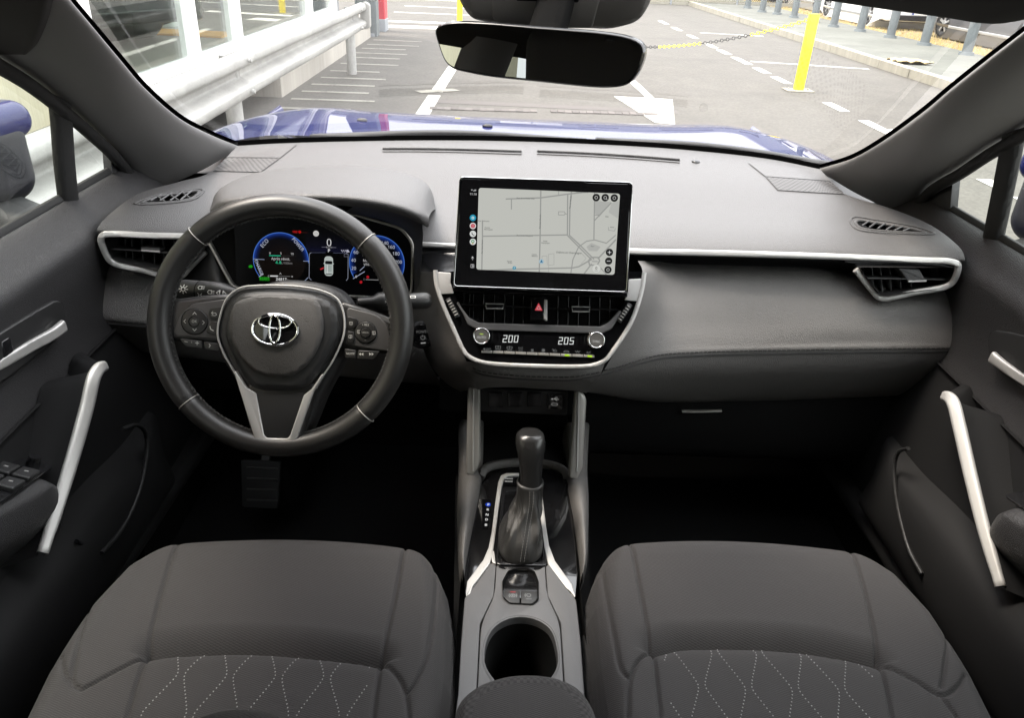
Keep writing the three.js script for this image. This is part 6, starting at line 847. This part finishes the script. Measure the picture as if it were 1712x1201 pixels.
frontSeat('grey fabric driver seat with ogee stitching in front of the steering wheel', 1, 0, 0, {
  crease: [[245, 1091], [270, 1086], [295.5, 1083], [422, 1079], [543.6, 1089], [600, 1097], [637, 1105]],
  grooves: [[[301, 890], [300, 898], [285, 950], [270, 999], [255, 1050], [246, 1089]], [[679, 895], [678, 904], [668, 965], [657, 1020], [647, 1062], [638, 1103]], [[722, 908], [729, 950], [729, 986], [722, 1055], [710, 1112], [691, 1150]], [[637, 1106], [654, 1120], [670, 1142], [680, 1171], [684, 1215]], [[245, 1092], [186, 1125], [136, 1154]], [[141, 985], [146, 999], [134, 1079], [123, 1146], [136, 1154]], [[123, 1146], [108, 1125], [103, 1095]], [[691, 1150], [678, 1165]], [[245, 1093], [230, 1135], [216, 1180], [205, 1215]], [[637, 1106], [630, 1150], [623, 1205]]],
  insert: [[[245, 1060], [245, 1093], [230, 1135], [216, 1180], [200, 1240]], [[640, 1080], [637, 1106], [630, 1150], [623, 1205], [616, 1240]]] }, [-0.34, 0.3]);
frontSeat('grey fabric passenger seat with ogee stitching below the glovebox', -1, -0.033, -0.024, {
  crease: [[1092, 1087], [1112, 1081], [1136, 1075], [1224, 1071.5], [1333, 1077], [1421, 1091], [1471, 1105]],
  grooves: [[[1050, 886], [1052, 895], [1061, 945], [1070, 992], [1079, 1038], [1088, 1082]], [[1416, 900], [1419, 910.5], [1434, 958], [1448, 1005], [1459, 1048], [1469, 1097]], [[1008, 902], [1010, 955], [1017, 1014], [1027, 1070], [1039, 1124], [1050, 1137]], [[1092, 1086], [1065, 1110], [1052, 1145], [1050, 1200]], [[1472, 1105], [1531, 1137], [1573, 1163], [1600, 1150], [1612, 1130]], [[1573, 1163], [1600, 1200]], [[1579, 1020], [1584, 1060], [1578, 1110], [1573, 1150]], [[1092, 1088], [1098, 1140], [1105, 1198]], [[1472, 1106], [1484, 1150], [1494, 1198]]],
  insert: [[[1088, 1060], [1092, 1088], [1098, 1140], [1105, 1198], [1110, 1240]], [[1466, 1080], [1472, 1106], [1484, 1150], [1494, 1198], [1502, 1240]]] }, [-0.30, 0.36]);
// ================================================================ FRONT DOORS
function door(label, s, px) {
  const o = thing('front_door', label, 'car door', 'front doors'), zs = [-1.52, -1.35, -1.2, -1.05, -0.9, -0.7, -0.45, -0.2, 0.08];
  const prof = [[1.012, 0.795], [1.021, 0.778], [1.013, 0.762], [0.992, 0.744], [0.968, 0.729], [0.935, 0.733], [0.88, 0.742], [0.83, 0.742], [0.79, 0.735], [0.72, 0.722], [0.60, 0.712], [0.50, 0.716], [0.42, 0.735], [0.40, 0.75]];
  const pf = (l, m, n) => part(n, surf(zs.map((z, i) => l.map(([y, x]) => V(s * (x + (i === 0 ? 0.01 : 0)), y + (z > -0.9 && y > 0.9 ? (z + 0.9) * 0.012 : 0), z))), 60, 70, s > 0), m, o);
  const panel = pf(prof.slice(0, 9), M.doorTop, 'door_panel'); pf([[0.797, 0.728], ...prof.slice(8)], M.blackSoft, 'lower_panel');
  // handle in a raised bezel; recess shade painted as a flat near-black sheet
  const hp = panel, P = px.bezel.map(([x, y]) => on(hp, x, y, 0.003)).filter(Boolean);
  const f = new Frame(Xp(...px.hc, s * 0.739), V(0, 0, s), AY), E = (l, h0, h1, bv, r) => ext(rpoly(f.pts(l, h1), r), h0, h1, bv);
  const bz = part('handle_bezel', (() => { const sh = rpoly(f.pts(px.bezel, 0.008), 0.012), inn = grow(sh, -0.005); sh.holes.push(new THREE.Path(inn.getPoints().reverse())); return ext(sh, -0.012, 0.009, 0.003); })(), M.black, o); f.place(bz);
  part('recess_shade', flat(rpoly(f.pts(px.bezel, 0.003), 0.012), 0.003), M.deep, bz);
  part('door_handle', bar(px.lever.map(([x, y], i) => f.vec(x, y, 0.016 - 0.003 * i)), 0.02, 0.01, AZ, { taper: (t) => 1 - 0.3 * t }), M.satin, bz);
  if (px.lock) part('lock_switch', E(px.lock, 0, 0.01, 0.002, 0.004), M.gloss, bz);
  // grab handle
  const G = px.grab.map(([x, y]) => Xp(x, y, s * 0.668)), gb = part('grab_handle', bar(G, 0.020, 0.013, V(-s * 0.75, 0.45, 0.5), { steps: 60, taper: (t) => 0.75 + 0.25 * Math.sin(Math.PI * Math.min(1, t * 1.05)) ** 0.5, crease: 0 }), M.satin, o);
  part('handle_back', surf([G.map((v) => v.clone().add(V(s * 0.004, -0.004, -0.010))), G.map((v) => v.clone().add(V(s * 0.03, -0.008, -0.03))), G.map((v) => V(s * 0.735, v.y - 0.01, v.z - 0.06))], 8, 30), M.blackSoft, gb);
  part('handle_back', surf([G.map((v) => v.clone().add(V(s * 0.004, 0.0, 0.006))), G.map((v) => v.clone().add(V(s * 0.03, -0.008, 0.012))), G.map((v) => V(s * 0.735, v.y - 0.01, v.z + 0.03))], 8, 30), M.blackSoft, gb);
  // armrest
  const ay = (z) => Math.min(0.805, 0.742 + (z + 0.842) * 0.36);
  const arm = part('armrest', surf([-0.875, -0.85, -0.8, -0.72, -0.62, -0.3, 0.06].map((z, i) => { const y = ay(z) - (i ? 0 : 0.03), k = i ? 0 : 0.02; return [V(s * 0.745, y + 0.022, z), V(s * 0.71, y + 0.012, z), V(s * (0.678 + k), y, z), V(s * (0.668 + k), y - 0.016, z), V(s * (0.674 + k), y - 0.06, z), V(s * 0.725, y - 0.12, z)]; }), 30, 30, s > 0), M.doorTop, o);
  const z0 = -0.80, fa = new Frame(V(s * 0.704, ay(z0) + 0.0145, z0), V(1, s * 0.3, 0), V(0, ay(z0 - 0.05) - ay(z0 + 0.03), -0.08)), sp = part('switch_plate', ext(rpoly([[-0.026, -0.13], [0.026, -0.13], [0.026, 0.09], [-0.02, 0.09]], 0.01), 0, 0.003, 0.001), M.gloss, arm); fa.place(sp);
  if (s < 0) { for (const [x, y] of [[-0.013, 0.035], [0.013, 0.035], [-0.013, -0.005], [0.013, -0.005]]) { part('window_switch', box(0.024, 0.032, 0.008, x, y, 0.006, 0.003), M.black, sp); part('switch_mark', box(0.005, 0.003, 0.001, x, y, 0.0104), M.thread, sp); } part('mirror_knob', cyl(0.008, 0.009, 0.014, 20).rotateX(Math.PI / 2).translate(0.004, 0.075, 0.009), M.gloss, sp); }
  else { part('window_switch', box(0.026, 0.036, 0.008, 0, 0.03, 0.006, 0.003), M.black, sp); }
  part('armrest_pull', box(0.04, 0.006, 0.12, s * 0.70, 0.8065, -0.5, 0.002), M.deep, arm);
  // map pocket
  part('pocket_lip', bar(px.pocket.map(([x, y]) => Xp(x, y, s * 0.664)), 0.006, 0.008, V(-s, 0.3, 0.4), { steps: 50 }), M.black, o);
  part('pocket', surf([-1.22, -1.1, -0.9, -0.4, 0.05].map((z, i) => [V(s * 0.715, 0.64 - (i < 2 ? 0.02 : 0), z), V(s * (i < 1 ? 0.7 : 0.672), 0.60, z), V(s * (i < 1 ? 0.7 : 0.668), 0.52, z), V(s * 0.69, 0.45, z), V(s * 0.74, 0.42, z)]), 24, 16, s > 0), M.blackSoft, o);
  part('pocket_ledge', bar([Xp(...px.ledge[0], s * 0.675), Xp(...px.ledge[1], s * 0.675)], 0.006, 0.006, AY), M.gloss, o);
  // window, seals and divider
  const [nO, dO] = doorPlane(s), wp = (z, y) => V(s * (0.785 - 0.2 * (y - 1.016)), y, z);
  { const e = [...(s < 0 ? PL : PR).B.map((v) => [v.z, v.y]).filter(([z, y]) => y < 1.4 && z < -0.4), [-0.3, 1.40], [0.1, 1.40]]; part('window_pane', gridGeo([e.map(([z]) => wp(z, 0.995)), e.map(([z, y]) => wp(z, Math.max(1.0, y)))]), M.glassTint, o); }
  part('belt_seal', bar([-1.5, -1.2, -0.9, -0.5, 0.1].map((z) => V(s * 0.782, 1.024 + Math.max(0, (z + 0.9) * 0.012), z)), 0.014, 0.012, V(-s, 0.4, 0)), M.rubber, o);
  part('window_divider', bar(px.divider.map(([x, y]) => hit(x, y, nO, dO + s * 0.008)), 0.034, 0.02, V(-s, 0, 0.4)), M.rubber, o);
  const fr = (s < 0 ? PL : PR).B; part('window_frame', bar(fr.map((v) => v.clone().add(V(s * 0.004, -0.012, 0.006))), 0.02, 0.022, V(-s, -0.3, 0.3), { steps: 80 }), M.rubber, o);
  part('mirror_gusset', ext(rpoly(new Frame(V(s * 0.778, 1.03, -1.4), V(0, 0, s), AY).pts(px.gusset), 0.003), -0.01, 0.004, 0.001), M.black, o); new Frame(V(s * 0.778, 1.03, -1.4), V(0, 0, s), AY).place(o.children[o.children.length - 1]);
  part('outer_sill', bar([V(s * 0.80, 0.985, -1.6), V(s * 0.805, 0.985, -0.6), V(s * 0.80, 0.99, 0.1)], 0.03, 0.02, AY), M.rubber, o);
  const dm = part('door_mirror', new RoundedBoxGeometry(0.28, 0.18, 0.15, 5, 0.05), M.black, o); dm.position.set(s * 1.115, 1.025, -1.46); dm.rotation.y = s * 0.15; part('mirror_cap', new RoundedBoxGeometry(0.284, 0.07, 0.14, 5, 0.034).translate(0, 0.062, -0.02), M.blue, dm); part('mirror_glass', flat(rpoly([[-0.1, -0.06], [0.1, -0.06], [0.1, 0.05], [-0.1, 0.05]], 0.03), 0.0755), M.mirror, dm); part('mirror_foot', bar([V(s * 0.06, -0.06, 0.0), V(-s * 0.06, -0.10, 0.02), V(-s * 0.16, -0.13, 0.03), V(-s * 0.25, -0.15, 0.04)], 0.12, 0.1, AY), M.black, dm);
  part('outer_skin', surf([-1.6, -0.8, 0.1].map((z) => [V(s * 0.81, 0.98, z), V(s * 0.88, 0.85, z), V(s * 0.9, 0.6, z), V(s * 0.88, 0.3, z)]), 8, 12), M.blue, o);
  return o;
}
door('driver side front door with silver grab bar and window switches', -1, {
  bezel: [[-30, 575], [0, 558], [57, 523], [94, 502], [106, 505], [110, 535], [104, 560], [60, 596], [12, 634], [-30, 660]], hc: [60, 565], lever: [[107, 545], [90, 558], [50, 580], [10, 604], [-20, 622]], lock: [[4, 572], [19, 563], [25, 590], [8, 600]],
  grab: [[176, 612], [167, 616], [158, 630], [146, 680], [128, 745], [104, 825], [72, 925]], pocket: [[205, 718], [228, 711], [243, 722], [246, 750], [236, 810], [222, 850], [200, 890], [170, 925]], ledge: [[128, 905], [150, 918]], divider: [[98, 150], [103, 200], [108, 270], [117, 352]], gusset: [[181, 243], [214, 262], [234, 326], [186, 312]] });
door('passenger side front door with silver grab bar and single window switch', 1, {
  bezel: [[1745, 570], [1690, 556], [1660, 552], [1652, 562], [1653, 592], [1668, 618], [1712, 655], [1745, 680]], hc: [1690, 605], lever: [[1658, 597], [1672, 608], [1700, 628], [1735, 650]],
  grab: [[1577, 662], [1586, 665], [1593, 674], [1603, 712], [1622, 795], [1645, 888], [1672, 981]], pocket: [[1518, 750], [1502, 756], [1495, 775], [1498, 830], [1508, 880], [1520, 920], [1541, 960]], ledge: [[1580, 950], [1600, 945]], divider: [[1697, 212], [1688, 260], [1674, 330], [1657, 412]], gusset: [[1596, 297], [1591, 350], [1520, 372], [1545, 330]] });

renderer.render(scene, camera);
